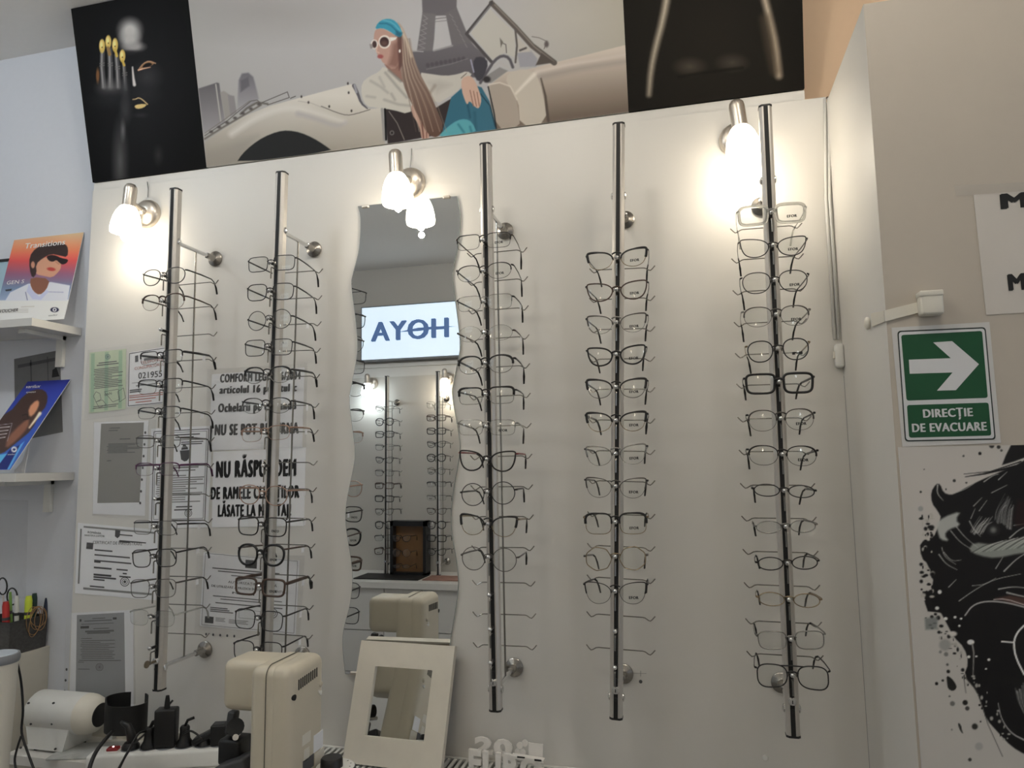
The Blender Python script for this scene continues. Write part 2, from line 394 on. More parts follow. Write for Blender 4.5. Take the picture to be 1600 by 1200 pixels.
def draw_face(r):
    z = zoomed(100, 0, .25)
    def soft(cx, cy, rx, ry, v, f=.9, a=1.0): r.oval(100+cx*.25, cy*.25, rx*.25, ry*.25, v, f, a)
    soft(480, 600, 230, 480, (20, 20, 22), .8)
    soft(412, 190, 60, 62, (158, 156, 154), .6); soft(412, 250, 55, 60, (148, 146, 144), .6); soft(440, 292, 55, 26, (128, 125, 124), .6)
    soft(405, 330, 80, 14, (22, 22, 24), .6, .8)
    soft(520, 480, 60, 60, (42, 42, 44), .9); soft(500, 590, 70, 40, (30, 30, 32), .9)
    for pts, wd in (([(240, 325), (238, 420), (248, 545)], 30), ([(285, 310), (290, 420), (290, 545)], 32), ([(328, 345), (335, 440), (340, 545)], 30), ([(374, 400), (380, 480), (385, 560)], 22)):
        r.stroke(z(pts), wd*.25, (62, 61, 62), 2); r.stroke([(p[0]-.8, p[1]) for p in z(pts)], wd*.08, (140, 138, 138), 2.2, .8)
        for k in (0, 1): r.stroke(z([(pts[1][0]-14, pts[1][1]-22+k*14), (pts[1][0]+14, pts[1][1]-26+k*14)]), 1.2, (96, 94, 92), 1)
    soft(290, 550, 60, 40, (92, 90, 90), .9, .8); soft(380, 580, 20, 80, (52, 52, 54), .9); soft(300, 620, 90, 40, (24, 24, 26), .9)
    soft(368, 815, 12, 50, (84, 84, 86), .8); soft(350, 1010, 34, 170, (62, 62, 63), .9); soft(385, 690, 26, 60, (44, 44, 46), .9)
    for cx, cy, ry in ((238, 288, 44), (277, 262, 42), (319, 282, 44), (365, 350, 40)):
        r.oval(100+cx*.25, cy*.25, 4.6, ry*.25, (172, 148, 80), .12); r.oval(100+cx*.25-1, cy*.25-2, 2.4, ry*.13, (204, 184, 122), .5)
        r.oval(100+cx*.25, cy*.25+2, .9, 1.2, (70, 52, 20), .5)
    r.stroke(z([(320, 310), (330, 350)]), 4, (164, 138, 64)); r.stroke(z([(366, 380), (376, 408)]), 3.6, (164, 138, 64)); r.stroke(z([(275, 300), (285, 340)]), 5, (120, 96, 60))
    r.oval(152.7, 118, 2.6, 11, (96, 66, 40), .4)
    r.stroke(z([(428, 420), (434, 490), (440, 530)]), (2.2, 5), (172, 168, 165), 2)
    r.fill(z([(465, 437), (492, 398), (530, 378), (570, 392), (545, 412), (505, 425)]), (120, 90, 64), 1.4, smooth=1)
    r.fill(z([(485, 425), (505, 398), (535, 390), (555, 402), (525, 420)]), (16, 14, 14), 1.2, smooth=1)
    r.stroke(z([(465, 438), (500, 428), (540, 420)]), (2.4, 1), (196, 150, 124)); r.stroke(z([(468, 430), (495, 396), (530, 380), (572, 396)]), (1, 1.6), (150, 118, 92), smooth=1)
    r.stroke(z([(430, 622), (448, 620), (466, 610), (490, 622), (522, 652)]), (1.2, 1.6), (184, 160, 116), smooth=1)
    r.fill(z([(436, 662), (470, 650), (522, 650), (498, 674), (455, 682)]), (178, 156, 104), 1.2, smooth=1)
    soft(480, 720, 36, 12, (34, 34, 36), .8); soft(590, 970, 20, 40, (36, 36, 36), .9)
def draw_paris(r):
    a = zoomed(290, 60, .2); b = zoomed(540, 0, .18336); c = zoomed(700, 0, .1875)
    DK = (104, 101, 105)
    # sky mist
    r.oval(620, 60, 240, 110, (186, 186, 188), .9, .7); r.oval(900, 30, 70, 40, (188, 184, 176), .9, .5); r.oval(420, 20, 120, 30, (146, 143, 140), .9, .5)
    # far blocks on the left
    r.fill(a([(100, 392), (245, 345), (262, 350), (310, 660), (140, 740)]), lambda x, y: np.stack([98+(y-130)*.7, 95+(y-130)*.7, 98+(y-130)*.7], 1), 2)
    r.stroke(a([(236, 360), (275, 650)]), 2.2, (168, 165, 160)); r.fill(a([(270, 420), (300, 410), (345, 440), (350, 600), (310, 640)]), (150, 146, 142), 2); r.fill(a([(330, 440), (380, 450), (400, 580), (350, 610)]), (136, 133, 134), 2)
    r.fill(a([(415, 325), (440, 275), (490, 268), (528, 300), (545, 360), (572, 470), (480, 560), (400, 590)]), lambda x, y: np.stack([108+(y-115)*.9, 106+(y-115)*.9, 112+(y-115)*.85], 1), 3)
    r.fill(a([(430, 330), (490, 300), (500, 370), (430, 420)]), (96, 94, 100), 3, .8)
    # iron tower
    r.fill(b([(640, -300), (955, -300), (945, 90), (855, 132), (765, 135), (655, 112)]), DK, 2)
    r.fill(b([(655, 105), (768, 120), (755, 330), (740, 450), (605, 450)]), (112, 109, 112), 2); r.fill(b([(850, 112), (945, 60), (1050, 320), (1130, 450), (905, 385)]), (108, 105, 108), 2)
    r.fill(b([(560, 440), (750, 432), (910, 385), (1060, 362), (1190, 470), (1190, 660), (600, 660)]), lambda x, y: np.stack([104-(y-75)*.25, 101-(y-75)*.25, 106-(y-75)*.25], 1), 2.5)
    for k in range(7):
        y = 130+k*42; r.stroke(b([(665-k*8, y), (700-k*4, y+30), (668-k*9, y+42)]), 1.1, (150, 148, 150), 1, .7)
        r.stroke(b([(885+k*22, y-10), (915+k*20, y+20)]), 1.1, (146, 144, 146), 1, .6)
    r.stroke(b([(765, 160), (855, 150)]), 1.6, (120, 117, 120)); r.stroke(b([(765, 185), (862, 175)]), 1.2, (130, 127, 130)); r.stroke(b([(752, 432), (910, 390)]), 2.6, (150, 148, 150), 1.5, .8); r.stroke(b([(565, 432), (660, 440)]), 1.6, (160, 158, 160), 1.2)
    for k in range(9): r.oval(540+(700+k*38)*.18336, (556-k*7)*.18336, 3, 3.4, (78, 75, 80), .4, .7)
    r.stroke(b([(690, 590), (900, 545), (1040, 500)]), 1.4, (128, 124, 128), 1.4, .7)
    # car: bonnet and wing on the left
    r.fill(a([(150, 810), (300, 705), (450, 610), (650, 530), (860, 472), (1060, 418), (1290, 358), (1325, 365), (1380, 520), (1440, 552), (1540, 540), (1560, 835), (165, 1005)]),
           lambda x, y: np.stack([212-np.clip(y-150, 0, 100)*.62, 208-np.clip(y-150, 0, 100)*.64, 200-np.clip(y-150, 0, 100)*.66], 1), 1.5)
    r.fill(a([(155, 900), (420, 800), (560, 760), (400, 980), (165, 1005)]), (150, 145, 138), 14, .6)
    r.stroke(a([(360, 745), (560, 610), (760, 540), (900, 545), (1080, 600), (1240, 650)]), (9, 5), (214, 211, 205), 9, .8, 2)
    r.stroke(a([(880, 590), (1000, 620), (1180, 690), (1250, 660)]), (7, 3), (170, 167, 170), 8, .8, 2)
    r.fill(a([(395, 975), (440, 905), (520, 830), (610, 770), (720, 727), (800, 718), (900, 735), (1000, 780), (1080, 830), (1155, 885)]), (40, 41, 42), 1.5, smooth=1)
    r.stroke(a([(1060, 530), (1180, 580), (1260, 602), (1330, 590), (1440, 556)]), 1.3, (96, 90, 86), 1.1, .9, 1); r.stroke(a([(880, 490), (980, 505), (1080, 545)]), 1, (176, 171, 165), 1.5)
    for x, y in ((905, 455), (960, 500), (1122, 532), (1274, 424), (1296, 566), (1268, 352)): r.oval(290+.2*x, 60+.2*y, 1.4, 2, (64, 58, 56), .5)
    r.stroke(a([(1315, 370), (1345, 430), (1370, 505), (1420, 548)]), (6, 2), (92, 90, 96), 1.5, 1, 1); r.stroke(a([(1320, 365), (1335, 420)]), 3.5, (150, 150, 158), 1.5)
    r.stroke(a([(150, 760), (330, 640), (510, 490), (560, 482), (590, 510)]), 1.2, (92, 87, 84)); r.stroke(a([(150, 740), (320, 622), (500, 488)]), 1.0, (120, 115, 110)); r.stroke(a([(150, 785), (300, 690), (420, 620), (590, 520)]), 2.6, (110, 105, 100), 2)
    r.stroke(a([(600, 500), (795, 418), (810, 462), (640, 520)]), 1.2, (84, 78, 76)); r.stroke(a([(820, 468), (858, 452)]), 1.3, (80, 76, 74)); r.stroke(a([(430, 590), (480, 545), (560, 500), (640, 512)]), 3, (100, 96, 92), 2.5)
    for k in range(7): r.oval(290+.2*(200+k*62), 60+.2*(730-k*36), 3, 2.2, (70, 66, 64), .5, .8)
    # windscreen, wheel, bonnet on the right
    r.fill(c([(640, 585), (890, 520), (1100, 470), (1490, 372), (1540, 930), (380, 1095), (335, 720), (480, 600)]),
           lambda x, y: np.stack([206-np.clip(y-90+(x-850)*.12, 0, 95)*.98, 196-np.clip(y-90+(x-850)*.12, 0, 95)*1.0, 186-np.clip(y-90+(x-850)*.12, 0, 95)*1.0], 1), 1.5)
    r.stroke(c([(740, 600), (1000, 540), (1250, 500), (1500, 452)]), (7, 3), (204, 196, 188), 5, .8); r.stroke(c([(780, 640), (1100, 570), (1500, 510)]), (10, 5), (152, 144, 138), 9, .7)
    r.fill(c([(500, 605), (640, 570), (735, 615), (790, 760), (830, 1025), (600, 1062), (585, 820), (480, 690)]), (190, 183, 172), 2, smooth=1)
    r.stroke(c([(565, 780), (640, 700), (720, 620)]), (3, 6), (220, 214, 205), 4, .9); r.stroke(c([(775, 655), (812, 800), (838, 1025)]), (2, 4.5), (84, 76, 70), 2.5)
    r.fill(c([(335, 715), (430, 690), (510, 715), (565, 800), (590, 930), (600, 1065), (400, 1085)]), (164, 154, 144), 1.6, smooth=1); r.stroke(c([(340, 705), (430, 688), (520, 720), (575, 830)]), 2, (206, 200, 190), 2)
    r.fill(c([(350, 75), (190, 275), (370, 500), (470, 440), (560, 480), (556, 270), (470, 195)]), (184, 182, 176), 1.5)
    r.fill(c([(575, 440), (690, 420), (745, 490), (735, 555), (600, 560)]), (152, 152, 160), 2); r.fill(c([(575, 310), (650, 385), (690, 430), (575, 440)]), (182, 178, 172), 2)
    r.stroke(c([(362, 25), (560, 225), (700, 380), (885, 522)]), (8, 9), (92, 86, 82), 1.6); r.stroke(c([(390, 40), (580, 235), (720, 390), (880, 515)]), 2.2, (128, 121, 116), 1.6)
    r.stroke(c([(362, 25), (155, 282), (362, 515)]), 5, (78, 75, 77), 1.5); r.stroke(c([(350, 50), (178, 270)]), 1.4, (128, 126, 128), 1.2); r.stroke(c([(560, 240), (575, 380), (562, 520)]), 3, (92, 88, 86), 1.4)
    r.fill(c([(730, 545), (890, 520), (780, 440)]), (84, 78, 74), 2); r.stroke(c([(370, 5), (360, 25)]), 1.4, (70, 66, 66))
    r.stroke(c([(270, 690), (330, 590), (390, 500), (450, 462), (510, 480), (540, 560)]), 4.5, (88, 86, 92), 2, 1, 1); r.fill(c([(290, 650), (430, 560), (500, 590), (360, 690), (310, 690)]), (134, 132, 132), 2); r.oval(760.5, 124, 6, 5, (52, 50, 52), .3)
    r.stroke(c([(385, 545), (440, 520), (500, 560)]), 3, (176, 174, 174), 1.6); r.fill(c([(432, 315), (460, 350), (440, 398)]), (110, 106, 100), 1.4); r.stroke(c([(458, 360), (482, 372), (488, 440)]), 1.4, (92, 88, 88))
    r.stroke(c([(700, 305), (760, 315), (825, 345), (800, 408)]), 1.2, (112, 106, 104)); r.oval(854, 69, 3.5, 5, (96, 90, 90), .4); r.stroke(c([(600, 420), (650, 400)]), 3, (80, 76, 76), 2)
    r.fill(c([(215, 480), (290, 470), (340, 520), (300, 640), (250, 690), (205, 600)]), (66, 65, 72), 2, smooth=1); r.stroke(c([(190, 500), (215, 600)]), 2.2, (150, 150, 170), 1.4)
    # seated woman: trousers, hair, blouse, hands
    r.fill(b([(330, 920), (560, 950), (640, 1000), (800, 900), (900, 840), (830, 1140), (360, 1230)]), (52, 46, 47), 2)
    r.fill(b([(900, 830), (985, 755), (1080, 720), (1160, 745), (1225, 860), (1290, 1110), (810, 1180)]), lambda x, y: np.stack([52+(x-690)*.1, 100+(x-690)*.05, 120+(x-690)*.05], 1), 1.6)
    r.stroke(b([(1040, 890), (1060, 1000)]), 3, (42, 84, 102), 3); r.stroke(b([(1150, 800), (1230, 900), (1275, 1080)]), 1.6, (34, 62, 76), 1.4); r.stroke(b([(1100, 960), (1110, 1110)]), 4, (44, 90, 108), 4, .8)
    r.fill(b([(770, 1180), (870, 1080), (950, 1025), (1020, 1012), (1080, 1040), (1120, 1140)]), (88, 156, 168), 1.8, smooth=1); r.stroke(b([(960, 1060), (1010, 1130)]), 3, (58, 120, 134), 3); r.stroke(b([(1060, 1080), (1075, 1130)]), 3, (60, 122, 136), 3)
    r.fill(b([(620, 615), (720, 630), (850, 648), (960, 632), (1035, 603), (1085, 640), (1000, 680), (975, 760), (890, 820), (770, 892), (690, 770)]), (190, 187, 180), 1.6, smooth=1)
    r.fill(b([(700, 700), (800, 690), (900, 720), (780, 800)]), (170, 166, 160), 10, .7); r.stroke(b([(720, 790), (760, 730)]), 4, (140, 128, 120), 5, .7); r.stroke(b([(985, 665), (1030, 625)]), 1.6, (128, 118, 110))
    r.fill(b([(985, 665), (1060, 640), (1105, 690), (1140, 780), (1160, 850), (1140, 925), (1105, 915), (1055, 855), (1038, 895), (1018, 860), (988, 770)]), (196, 166, 150), 1.5, smooth=1)
    for k in range(3): r.stroke(b([(1060+k*30, 770+k*8), (1090+k*25, 905)]), 1.3, (132, 98, 86), 1.2)
    r.fill(b([(330, 548), (460, 520), (490, 700), (430, 680), (370, 605)]), (146, 112, 102), 2)
    r.fill(b([(285, 612), (325, 560), (400, 625), (480, 690), (520, 770), (570, 872), (585, 885), (540, 975), (400, 935), (260, 918), (175, 905), (132, 810), (138, 705), (200, 652)]), (196, 193, 185), 1.5, smooth=1)
    for p, v in (([(215, 690), (300, 740), (360, 790)], 165), ([(250, 830), (180, 820)], 168), ([(340, 620), (440, 740), (520, 830)], 150), ([(330, 850), (450, 890), (540, 900)], 160), ([(370, 600), (470, 690)], 120), ([(390, 800), (420, 850)], 158), ([(290, 660), (330, 740)], 170)):
        r.stroke(b(p), 3.4, (v, v-3, v-8), 4, .85)
    r.fill(b([(560, 885), (605, 905), (685, 995), (712, 1100), (712, 1200), (650, 1200), (628, 1070), (560, 965)]), (178, 146, 132), 1.6, smooth=1)
    r.stroke(b([(650, 1040), (665, 1190)]), 2, (110, 74, 66), 1.6); r.stroke(b([(690, 1060), (690, 1190)]), 1.6, (120, 84, 76), 1.4)
    r.fill(b([(430, 175), (480, 215), (530, 330), (580, 480), (625, 610), (720, 790), (800, 985), (835, 1070), (790, 1180), (700, 1150), (625, 1000), (545, 850), (490, 720), (465, 560), (470, 330)]), lambda x, y: np.stack([176-(y-40)*.5, 158-(y-40)*.52, 146-(y-40)*.5], 1), 1.8, smooth=1)
    for k in range(10):
        x = 480+k*9; r.stroke(b([(x-10, 330), (x+6+k*3, 600), (x+60+k*16, 850), (x+120+k*20, 1120)]), 1.3, (204-k*6, 186-k*6, 170-k*6) if k % 2 else (96, 78, 72), 1.6, .55, 1)
    r.stroke(b([(470, 250), (520, 350), (560, 480)]), 4, (206, 192, 172), 4, .7)
    r.fill(b([(240, 300), (255, 250), (310, 240), (400, 285), (465, 320), (475, 430), (462, 540), (410, 600), (340, 548), (312, 530), (300, 500), (270, 470), (262, 425), (240, 400)]), (182, 148, 136), 1.5, smooth=1)
    r.fill(b([(400, 380), (470, 320), (478, 500), (440, 580), (360, 560), (390, 470)]), (128, 96, 88), 8, .85); r.fill(b([(440, 310), (480, 300), (482, 560), (455, 600)]), (92, 66, 62), 3, .8)
    r.fill(b([(248, 250), (275, 192), (330, 160), (400, 162), (455, 210), (488, 290), (465, 318), (420, 300), (370, 262), (310, 238)]), (66, 148, 174), 1.6, smooth=1)
    r.stroke(b([(290, 200), (370, 200), (440, 270)]), 2, (44, 108, 134), 2, .9, 1); r.stroke(b([(320, 172), (400, 190), (470, 270)]), 1.6, (104, 178, 196), 2, .8, 1); r.fill(b([(430, 260), (485, 280), (465, 318), (425, 300)]), (40, 90, 112), 4, .8)
    r.oval(540+.18336*332, .18336*357, 9.6, 10.4, (228, 222, 216), .1); r.oval(540+.18336*330, .18336*357, 7.2, 7.8, (66, 48, 48), .12); r.oval(540+.18336*330, .18336*370, 5, 4, (104, 80, 76), .6, .8)
    r.fill(b([(375, 318), (437, 318), (425, 338), (385, 352)]), (230, 226, 220), 1.2); r.oval(540+.18336*246, .18336*378, 5.6, 7.4, (224, 218, 212), .14); r.oval(540+.18336*246, .18336*378, 3.6, 5.6, (70, 54, 54), .2); r.fill(b([(203, 375), (232, 375), (232, 410), (212, 415)]), (130, 122, 122), 1.4, .8)
    r.oval(540+.18336*296, .18336*482, 4.6, 3.2, (158, 88, 88), .3); r.oval(540+.18336*461, .18336*435, 1.5, 2.6, (232, 228, 222), .3); r.stroke(b([(270, 400), (262, 440), (285, 450)]), 1.6, (208, 176, 162), 1.4)
    r.stroke(b([(310, 930), (330, 1190)]), 4, (150, 148, 146), 1.5); r.stroke(b([(335, 930), (345, 1190)]), 3, (24, 24, 26), 1.4); r.oval(540+.18336*395, .18336*1132, 3.4, 3.6, (120, 116, 116), .3); r.oval(540+.18336*395, .18336*1132, 2, 2.2, (46, 42, 42), .3); r.stroke(b([(370, 950), (440, 1050), (500, 1190)]), 1.3, (128, 122, 118), 1.2)
    r.stroke(b([(1215, 740), (1265, 960), (1285, 1100)]), 2, (40, 42, 46), 1.4)
def draw_torso(r):
    r.oval(1115, 60, 85, 110, (30, 27, 23), .8)
    r.stroke([(1040, -140), (1045, -20), (1036, 30), (1024, 75), (1017, 110), (1014, 148)], (11, 5), (168, 158, 142), 9, 1, 1)
    r.stroke([(1196, -140), (1190, -20), (1203, 30), (1212, 70), (1217, 118)], (9, 9), (176, 162, 144), 9, 1, 1); r.stroke([(1196, 30), (1204, 75), (1212, 110)], 14, (78, 68, 56), 14, .7)
    r.oval(1078, 104, 16, 9, (66, 60, 52), .9); r.oval(1144, 98, 16, 9, (62, 57, 50), .9); r.stroke([(1060, 120), (1110, 112), (1160, 106)], 3, (18, 16, 13), 5)
poster(-1.6933, -1.3023, 'black print of a dark painted face with gold fingernails and gold lips', 220, 276, (5, 5, 6), draw_face, -1.7)
poster(-1.3023, -0.116, 'wide grey print of a woman in a teal headscarf seated in a cream car', 760, 316,
       lambda x, y: np.stack([164+np.clip(x-300, 0, 400)*.012, 162+np.clip(x-300, 0, 400)*.014-np.clip(x-800, 0, 200)*.02, 159+np.clip(x-300, 0, 400)*.03-np.clip(x-760, 0, 220)*.1], 1), draw_paris, GP)
poster(-0.116, 0.2848, 'black print with two pale streaks beside the wide car print', 140, 172, (20, 18, 15), draw_torso, -1.4)

# ================================================================ WALL SPOTS
WARM, COOL = (1.0, 0.88, 0.71), (0.80, 0.92, 1.0)
SHADE_W = glow_mat('lit_frosted_glass', (1.0, 0.87, 0.68), 7.0); SHADE_C = glow_mat('lit_frosted_glass_cool', (0.86, 0.95, 1.0), 7.0)
BULB_W = glow_mat('lit_bulb', (1.0, 0.9, 0.75), 25.0); BULB_C = glow_mat('lit_bulb_cool', (0.9, 0.97, 1.0), 25.0)
def wall_lamp(x, z, label, face=0.0, dx=0.0, lean=0.0, y=0.0, cool=False, power=1.0, group='round wall spot lamps'):
    """base disc at (x, y, z) on the wall; shade hangs out in front, shifted by dx along the wall"""
    t = thing('wall_lamp', label, 'lamp', (x, y, z), (0, 0, face), group)
    R90 = Matrix.Rotation(PI/2, 3, 'X')
    MB().lathe([(.041, 0), (.041, .006), (.038, .014), (.03, .02), (.012, .024), (.001, .025)], n=32, M=R90).build('base', NICKEL, t, smooth=True)
    L = Matrix.Rotation(lean, 3, 'Y')
    top = Vector((dx, -.082, .012))
    MB().tube([(0, -.02, .0), (dx*.3, -.035, .004), (dx*.8, -.06, .006), (dx, -.07, .006)], .0065, 10).ball((0, -.024, 0), .013, 12, 8).build('arm', NICKEL, t, smooth=True)
    MB().lathe([(.017, -.022), (.0172, .03), (.0155, .038), (.011, .0435), (.004, .046), (.0005, .0462)], c=top, n=24, M=L).build('socket', NICKEL, t, smooth=True)
    sh = [(.017, -.018), (.022, -.023), (.0295, -.036), (.0350, -.052), (.0385, -.072), (.0395, -.086), (.038, -.096), (.0365, -.096), (.038, -.086), (.037, -.072), (.0335, -.052), (.028, -.037), (.0205, -.025), (.016, -.020)]
    MB().lathe(sh, c=top, n=32, M=L, close=False).build('shade', SHADE_C if cool else SHADE_W, t, smooth=True)
    MB().lathe([(.004, -.03), (.011, -.055), (.016, -.078), (.014, -.098), (.008, -.112), (.0005, -.118)], c=top, n=16, M=L).build('bulb', BULB_C if cool else BULB_W, t, smooth=True)
    ld = bpy.data.lights.new('lamp_light', 'POINT'); ld.energy = LAMP_W*power; ld.color = COOL if cool else WARM; ld.shadow_soft_size = 0.008
    lo = bpy.data.objects.new('lamp_light', ld); COL.objects.link(lo); lo.parent = t; lo.location = top+L@Vector((0, 0, -.128))
    return t
wall_lamp(-1.492, 2.249, 'lit nickel wall spot left of the leftmost eyeglass rod', dx=.008, lean=.10)
wall_lamp(-.683, 2.249, 'lit nickel wall spot above the wavy mirror', dx=-.006, lean=-.06)
wall_lamp(.132, 2.262, 'lit nickel wall spot beside the top of the rightmost eyeglass rod', dx=-.001, lean=-.10)
for x, z, c, d in ((-2.08, 2.06, True, 'cool lit wall spot left of the opposite rods, seen in the wavy mirror'), (-1.535, 2.07, False, 'warm lit wall spot over the opposite right rod, seen in the mirror'),
                   (-.75, 2.07, False, 'lit wall spot straight across the room from the wavy mirror'), (.05, 2.07, False, 'lit wall spot behind the viewer, across from the rightmost rod'), (.85, 2.07, True, 'cool lit wall spot across the room from the green exit sign')):  # these three spots are unseen, assumed for the room's light
    wall_lamp(x, z, d, face=PI, dx=0, y=YO, cool=c, power=2.6, group='wall spots on the opposite wall')
# assumed opal globe lamps, unseen above the frame, added to brighten the upper wall
def assumed_globe_lamp(x, y, label, tint):
    t = thing('assumed_ceiling_lamp', label, 'lamp', (x, y, ZC), group='opal globes on the ceiling')
    MB().lathe([(.045, -.0005), (.047, -.012), (.040, -.022), (.022, -.026)], n=24).build('base', NICKEL, t, smooth=True)
    MB().ball((0, 0, -.078), .056, 20, 12).build('globe', glow_mat('assumed_globe_glass_'+tint, {'cool': (.84, .93, 1.0), 'neutral': (.95, .97, .97), 'warm': (1.0, .92, .80)}[tint], CEIL_E), t, smooth='all')
for x, l, c in ((-2.05, 'over the left shelves', 'cool'), (-1.25, 'in front of the leftmost rod', 'neutral'), (-.45, 'in front of the wavy mirror', 'warm'), (.35, 'in front of the boxed corner', 'warm')):
    assumed_globe_lamp(x, -1.0, 'lit opal globe lamp on the ceiling '+l, c)
# thin lamp wires up to the rail
for a, b, d in (((231, 308), (230, 284), 'leftmost lamp'), ((640, 266), (643, 232), 'mirror lamp')):
    tag(MB().tube([PY(*a, -.003), PY((a[0]+b[0])/2+1, (a[1]+b[1])/2, -.005), PY(*b, -.002)], .0011, 6).build('lamp_wire', STEEL), 'thin wire rising from the %s to the rail' % d, 'wire')

# ================================================================ DISPLAY RODS
YR = -0.165; YG = -0.200; YS = -0.082      # rod axis, spectacle fronts, rear support rod
RODS = [((275, 296), (249, 1078)), ((441, 270), (413, 1085)), ((759, 226), (775, 1110)), ((967, 194), (963, 1122)), ((1195, 167), (1239, 1150))]
RENDS = [(PY(*b, YR), PY(*a, YR)) for a, b in RODS]
def rod_at(i, py, Y):
    lo, hi = 0.0, 1.0; B, T = RENDS[i]
    for _ in range(40):
        m = (lo+hi)/2; p = B+(T-B)*m; p = np.array([p[0], Y, p[2]])
        if pj(p)[1] > py: lo = m
        else: hi = m
    return p
R90X = Matrix.Rotation(PI/2, 3, 'X')
def wire_holder(c, parent, half=.0735):
    pts = [(-half, 0, .006), (-half+.006, 0, -.001), (-half+.010, 0, -.0045), (-half+.014, 0, -.0035), (-half+.021, 0, .001), (-half+.026, 0, .002),
           (half-.026, 0, .002), (half-.021, 0, .001), (half-.014, 0, -.0035), (half-.010, 0, -.0045), (half-.006, 0, -.001), (half, 0, .006)]
    return MB().tube([(c[0]+p[0], c[1]+p[1]-.003, c[2]+p[2]) for p in pts], .00125, 6).build('wire_holder', STEEL, parent, smooth=True)
def rod_thing(B, T, pegs, label, key=False, y=YR, face=0.0, disc=(2.0966, 1.0465)):
    """B,T bottom and top of the rod axis; local frame at B, wall towards +y"""
    L = float(T[2]-B[2]); t = thing('display_rod', label, 'display rod', B, (0, 0, face), 'eyeglass display rods')
    sx = float(T[0]-B[0])/L*(1 if face == 0 else -1)
    t.rotation_euler = (0, math.atan(sx), face)
    def oct_(a, b, c, z0, z1, mb):
        p = [(-a+c, -b), (a-c, -b), (a, -b+c), (a, b-c), (a-c, b), (-a+c, b), (-a, b-c), (-a, -b+c)]
        mb.add([(x, q, z) for z in (z0, z1) for x, q in p], [tuple(range(7, -1, -1)), tuple(range(8, 16))]+[(i, (i+1) % 8, 8+(i+1) % 8, 8+i) for i in range(8)])
    m = MB(); oct_(.0125, .0125, .005, .004, L-.004, m); m.build('rod_body', ALU, t)
    MB().bbox((-.0042, -.0136, .003), (.0042, -.0118, L-.003)).build('front_strip', BLACK_SOFT, t)
    for z0, z1 in ((0, .004), (L-.004, L)):
        m = MB(); oct_(.0131, .0131, .005, z0, z1, m); m.build('end_cap', BLACK_PL, t)
    D = abs(YR)
    for zw in disc:
        z = zw-float(B[2]); a = MB().tube([(0, .012, z), (0, D-.016, z)], .0052, 10).build('standoff_arm', CHROME, t, smooth=True)
        MB().lathe([(.0215, -D+.001), (.0215, -D+.005), (.0195, -D+.0068), (.0105, -D+.010), (.0080, -D+.013), (.0080, -D+.038), (.0055, -D+.039)], c=(0, 0, z), n=20, M=R90X).build('wall_disc', mat('satin_chrome', (164, 160, 154), 0.24, 1.0), a, smooth=True)
        for s in (-1, 1): MB().ball((s*.0135, .002, z), (.004, .0075, .0085), 10, 6).build('clamp_knob', CHROME, a, smooth=True)
    z0, z1 = disc[1]-float(B[2]), disc[0]-float(B[2])
    MB().tube([(0, -YR+YS, z0), (0, -YR+YS, z1)], .0022, 8).build('support_rod', STEEL, t, smooth=True)
    for z in pegs:
        zl = z-float(B[2]); wire_holder((0, -YR+YS, zl+.001), t)
        p = MB().tube([(0, -.012, zl-.004), (0, -.032, zl-.004)], .0036, 8).build('nose_peg', BLACK_PL, t, smooth=True)
        MB().ball((0, -.037, zl-.003), (.0048, .0055, .0048), 10, 6).build('peg_ball', CHROME, p, smooth=True)
        MB().tube([(0, -.012, zl-.014), (0, -.031, zl-.014), (0, -.033, zl-.016), (0, -.033, zl-.042)], .0016, 6).build('security_pin', STEEL, t, smooth=True)
    zl = disc[1]-float(B[2])+.018
    lk = MB().lathe([(.008, .010), (.008, .018), (.0065, .020), (.0005, .0203)], c=(0, 0, zl), n=16, M=R90X).build('lock', CHROME, t, smooth=True)
    MB().bbox((-.0008, -.0208, zl-.003), (.0008, -.0201, zl+.003)).build('keyhole', BLACK_SOFT, lk)
    for s in (-1, 1): MB().lathe([(.0042, .0125), (.0042, .0148), (.0005, .0149)], c=(0, 0, zl+s*.019), n=12, M=R90X).build('lock_screw', BLACK_PL, t)
    if key:
        k = MB().bbox((-.0012, -.034, zl-.003), (.0012, -.019, zl+.003)).build('key', BRASS, t)
        MB().lathe([(.0085, -.0012), (.0085, .0012)], c=(0, -.044, zl), n=18, M=Matrix.Rotation(PI/2, 3, 'Y')).build('key_bow', BRASS, k)
    return t

